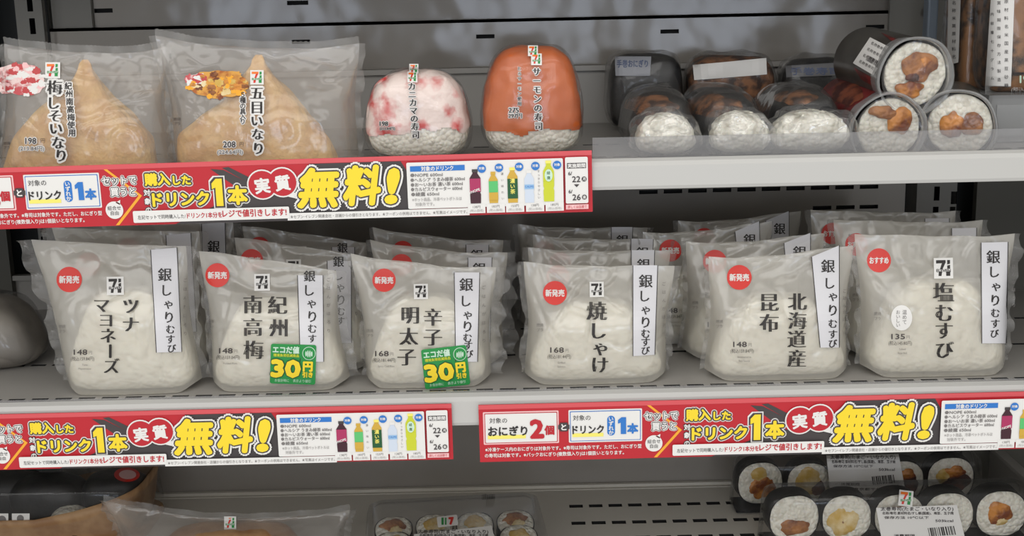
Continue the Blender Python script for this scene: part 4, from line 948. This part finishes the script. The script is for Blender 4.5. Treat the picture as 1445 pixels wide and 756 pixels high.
def maki(parent, c, r, L, fills, seed, sq=0.85, name='sushi_roll', up=False, facing=0.0):
    """one roll piece, cut face toward -y (or up), as a part of its tray"""
    M = Matrix.Rotation(facing, 3, 'Z')
    if up: M = M @ Matrix.Rotation(-math.pi / 2 + 0.35, 3, 'X')
    sg = lambda v: math.copysign(abs(v) ** sq, v)
    def prof(th, k): return Vector((r * k * sg(math.cos(th)), 0, r * k * sg(math.sin(th)) * .96))
    b = MB(); NU = 40
    def side(u, v):
        p = prof(u * 6.28319, 1 + 0.03 * noise.noise(Vector((u * 9, v * 3, seed)))); p.y = v * L; return M @ p
    b.grid(side, NU, 6, 0, True)
    b.add([M @ (prof(i / NU * 6.28319, 1) + Vector((0, L, 0))) for i in range(NU)], [tuple(range(NU))])
    o = b.build(name, [NORI], parent, True, loc=c)
    b = MB()
    def face(u, v):
        p = prof(u * 6.28319, .955 * v); p.y = -0.0025 * math.sqrt(max(0, 1 - v ** 4)) + 0.0009 * noise.noise(p * 420 + Vector((seed, 0, 0))); return M @ p
    b.grid(face, NU, 14, 0, True); b.build('rice', [RICE], o, True)
    for (fx, fz, rx, rz, m) in fills:
        b = MB()
        def fq(u, v):
            th = u * 6.28319; k = v * (1 + .34 * noise.noise(Vector((math.cos(th) * 1.5, math.sin(th) * 1.5, seed + fx * 7))))
            p = Vector((r * (fx + 1.2 * rx * k * math.cos(th)), 0, r * (fz + 1.2 * rz * k * math.sin(th)))); p.y = -0.0020 - 0.0022 * math.sqrt(max(0, 1 - v * v)) + .0006 * noise.noise(p * 500); return M @ p
        b.grid(fq, 28, 8, 0, True); b.build('filling', [m], o, True)
    return o
def info_label(objs, parent, org, quad, heads, seed, y=.2, name='label'):
    d = Surf(objs, org, y=y); d.quad(quad, PWHITE, 2, 14)
    L = lambda u, v: ((quad[0][0] * (1 - u) + quad[1][0] * u) * (1 - v) + (quad[3][0] * (1 - u) + quad[2][0] * u) * v, (quad[0][1] * (1 - u) + quad[1][1] * u) * (1 - v) + (quad[3][1] * (1 - u) + quad[2][1] * u) * v)
    w = quad[1][0] - quad[0][0]
    for u, v, s_, sz, f in heads:
        x, yy = L(u, v); d.text(s_, x, yy, sz, PDARK, 4, fit=w * f, bold=.02, nst=4)
    c = [L(.58, .55), L(.90, .52), L(.90, .74), L(.58, .76)]; barcode(d, c, PBLACK, 4, 20, seed)
    return d.build(name, parent)
HEADS = [(.5, .06, '太巻寿司(たまご・いなり入り)', 6, .9), (.5, .17, '名称/寿司 原材料名/すし飯(国産)、海苔、玉子焼', 4.4, .88), (.35, .27, '保存方法 10℃以下', 4.2, .55), (.8, .38, '503kcal', 5, .22), (.28, .72, '消費期限', 4.4, .26), (.45, .86, '製造者 東京都千代田区', 4.2, .8)]
def roll_tray(label, x0p, x1p, pyf, yf, yb, r, rolls, quad, lg, seed, hz=None):
    a, b_ = at(x0p, pyf, yf), at(x1p, pyf, yf)
    org = Vector(((a.x + b_.x) / 2, (yf + yb) / 2, Z0)); t = thing('sushi_roll_tray', label, 'tray of sushi rolls', org, None, (0, 0, 0))
    hw = (b_.x - a.x) / 2; hd = (yb - yf) / 2
    b = MB(); b.box(-hw + .002, hw - .002, -hd + .001, hd - .001, 0, 0.0025); b.build('base', [DARK], t, bevel=.001)
    for (cx, rr, ang, fills) in rolls:
        x = at(cx, pyf - 20, yf + .006).x - org.x
        maki(t, Vector((x, -hd + .010, 0.003 + r * rr)), r * rr, 2 * hd - .016, fills, seed + cx * .01, facing=ang)
    b = MB(); tray(b, -hw, hw, -hd, hd, 0.0005, 0.0055 + 2 * r, .008, .003); lid = b.build('lid', [TRAYC], t, True)
    info_label([lid], t, org, quad, HEADS, int(seed), yf)
    if lg: d = Surf([lid], org, y=yf); logo(d, lg[0], lg[1], lg[2], 3, True, rot=.1); d.build('logo_sticker', t)
    return t
F1 = [(.05, -.15, .5, .42, FILL2), (-.1, .45, .3, .25, EGG)]; F2 = [(-.1, .1, .5, .5, EGG), (.3, -.2, .34, .3, MEAT2)]; F3 = [(.15, -.1, .5, .42, MEAT2), (-.35, .15, .28, .25, EGG), (.1, .3, .4, .25, FILL2)]
F4 = [(0, -.3, .5, .28, FILLING)]; F5 = [(-.15, -.1, .5, .5, EGG), (-.2, -.1, .2, .3, FILLING)]; F6 = [(-.1, .05, .42, .4, FILL2), (-.05, -.2, .24, .2, EGG)]
roll_tray('rear clear tray of fat sushi rolls at right with white label, behind another', 1036, 1392, 716, 0.200, 0.231, 0.0190, [(1074, 1.0, .1, F1), (1143, .96, 0, F2), (1212, .96, 0, F6), (1274, .96, 0, F3), (1343, 1.02, 0, F3)],
  [(1166, 643), (1268, 641), (1278, 694), (1172, 700)], None, 81)
roll_tray('front clear tray of fat sushi rolls at right, square mark above its label', 1078, 1462, 775, 0.128, 0.161, 0.0195, [(1122, 1.0, .08, F4), (1196, .98, 0, F5), (1270, .98, 0, F6), (1340, .98, 0, F5), (1414, 1.0, 0, F6)],
  [(1236, 716), (1350, 712), (1364, 768), (1246, 772)], (1278, 703, 20), 85)

# tray of thin rolls seen from above, centre
yb_ = atz(640, 704, Z0 + 0.034).y; org = Vector((at(648, 740, .15).x, yb_ - 0.059, Z0))
t = thing('sushi_assortment_tray', 'clear tray of small sushi rolls with egg at the bottom centre', 'tray of sushi', org, None, (0, 0, 0.08))
b = MB(); b.box(-.058, .058, -.054, .054, 0, .0025); b.build('base', [DARK], t, bevel=.001)
k = 0
for j, yy in enumerate((.039, .011, -.017, -.042)):
    for i, xx in enumerate((-.046, -.0153, .0153, .046)):
        m = maki(t, Vector((xx, yy - .004, .0225)), 0.0143, 0.014, [(0, 0, .5, .45, EGG)] if (i + j) % 3 else [(0, .1, .55, .4, FILLING), (.1, -.2, .3, .3, EGG)], 90 + k, up=True); k += 1
b = MB(); tray(b, -.068, .068, -.062, .062, .0005, .038, .010, .003); lid = b.build('lid', [TRAYC], t, True)
d = Surf([lid], org, y=.15)
d = Decal(d.fn)
def tl(q):
    return q
info_label([lid], t, org, [(584, 754), (694, 742), (704, 790), (590, 800)], HEADS, 9, .15)
d = Surf([lid], org, y=.15); d.rrect(617, 728, 646, 743, 2, PWHITE, 2, -.12)
d.text('7', 637, 735, 13, STICK, 4, bold=.08, rot=-.1); d.rect(623, 731, 626, 741, PGREEN, 4); d.rect(628, 731, 630, 741, PGREEN, 4); d.build('logo_sticker', t)
d = Surf([lid], org, y=.2); barcode(d, [(680, 698), (700, 696), (700, 704), (680, 706)], PBLACK, 3, 6, 4); d.build('printed_mark', t)

# tray with one thick black roll, bottom left
yb2 = 0.250; a = at(-70, 720, .2); c = at(214, 720, .2)
org = Vector(((a.x + c.x) / 2, 0.212, Z0)); hw = (c.x - a.x) / 2
t = thing('thick_roll_tray', 'clear-lidded tan tray with black seaweed rolls at the bottom left', 'tray of sushi', org)
TAN = mat('tan_tray', (176, 140, 100), 0.5, var=(150, 112, 76), vscale=50)
b = MB(); tray(b, -hw, hw, -.046, .040, 0.0, .004, .02, .001)
prof = [(0, .001), (.004, .010), (.007, .022), (.0085, .0225), (.005, .010), (.001, 0)]
def rim(u, v):
    i = min(len(prof) - 2, int(v * (len(prof) - 1))); f = v * (len(prof) - 1) - i; off = prof[i][0] * (1 - f) + prof[i + 1][0] * f; z = prof[i][1] * (1 - f) + prof[i + 1][1] * f
    th = u * 6.28319; e = .4; sg = lambda w: math.copysign(abs(w) ** e, w)
    return Vector(((hw - .009 + off) * sg(math.cos(th)), (.037 + off) * sg(math.sin(th)) - .003, z * (1 + .9 * max(0, math.cos(th)) ** .5) + .001))
b.grid(rim, 64, 10, 0, True); b.build('tray', [TAN], t, True)
for (xx, ll, yy, rr, zz) in ((at(60, 700, .2).x - org.x, .030, .002, .019, .021), (at(150, 690, .2).x - org.x, .026, .010, .0185, .020), (at(-10, 690, .2).x - org.x, .03, .012, .02, .021)):
    b = MB(); superblob(b, (0, 0, -rr), ll, rr, 2 * rr, .0, .6, .75, 44, 30, .0012, 70, xx * 99); b.build('seaweed_roll', [NORI], t, True, loc=(xx, yy, zz + .001))
b = MB(); superblob(b, (0, 0, 0), .019, .013, .018, .4, .7, .7, 44, 30, .001, 260, 5.0); b.build('rice_piece', [RICE], t, True, loc=(at(90, 716, .175).x - org.x, -.026, .006))
b = MB(); superblob(b, (0, 0, 0), .028, .010, .009, .3, .6, .7, 44, 24, .0016, 160, 6.0); b.build('brown_side_dish', [MEAT], t, True, loc=(at(75, 730, .165).x - org.x, -.033, .0045))
b = MB(); tray(b, -hw, hw, -.047, .041, .010, .048, .02, .003); lid = b.build('lid', [TRAYC], t, True)
d = Surf([lid], org, y=.22); d.disc(179, 670, 18, STICK, 2, ry=10); d.disc(180, 670, 12, PPINK, 3, ry=6.5); d.build('ring_sticker', t)
d = Surf([lid], org, y=.18); d.rect(-6, 724, 12, 741, PWHITE, 2, 3); d.disc(3, 733, 6, PGREY, 3); d.rect(17, 724, 42, 738, PWHITE, 2, 3); d.disc(29, 731, 5, PGREY, 3); d.build('printed_mark', t)

# hazy white bag at the bottom, tan bun inside
P = Pouch((165, 800), (480, 800), (146, 706), (494, 720), 0.150, 0.026, 95.0, sag=0.010, knee=0.3, wr=0.002, corner=.02)
P.z0 = Z0; org = Vector((at(325, 760, .15).x, 0.150, Z0))
t = thing('bun_pouch', 'hazy white pouch with a tan bun standing at the bottom left', 'packaged bun', org)
BUN = mat('tan_bun', (186, 146, 104), 0.5, bump=.0012, bscale=120, var=(166, 120, 78), vscale=50)
zb_ = at(330, 742, .150).z - Z0
b = MB(); superblob(b, (0, 0, 0.001), .055, .019, max(.02, zb_ - 0.001), .3, .6, .55, 52, 32, .001, 90, 3.0); b.build('bun', [BUN], t, True)
b = MB(); superblob(b, (-.014, -.020, 0.0), .012, .004, max(.02, zb_ - 0.004), .1, .7, .6, 30, 20, .0016, 160, 4.0); b.build('lettuce', [mat('lettuce', (96, 132, 52), .5)], t, True)
P.wrap('wrapper', [HAZE, FIN], t, org, (0.006, 0.007), 0.004)
d = P.decal(org); logo(d, 325, 737, 17, 2, True); d.build('logo_print', t)
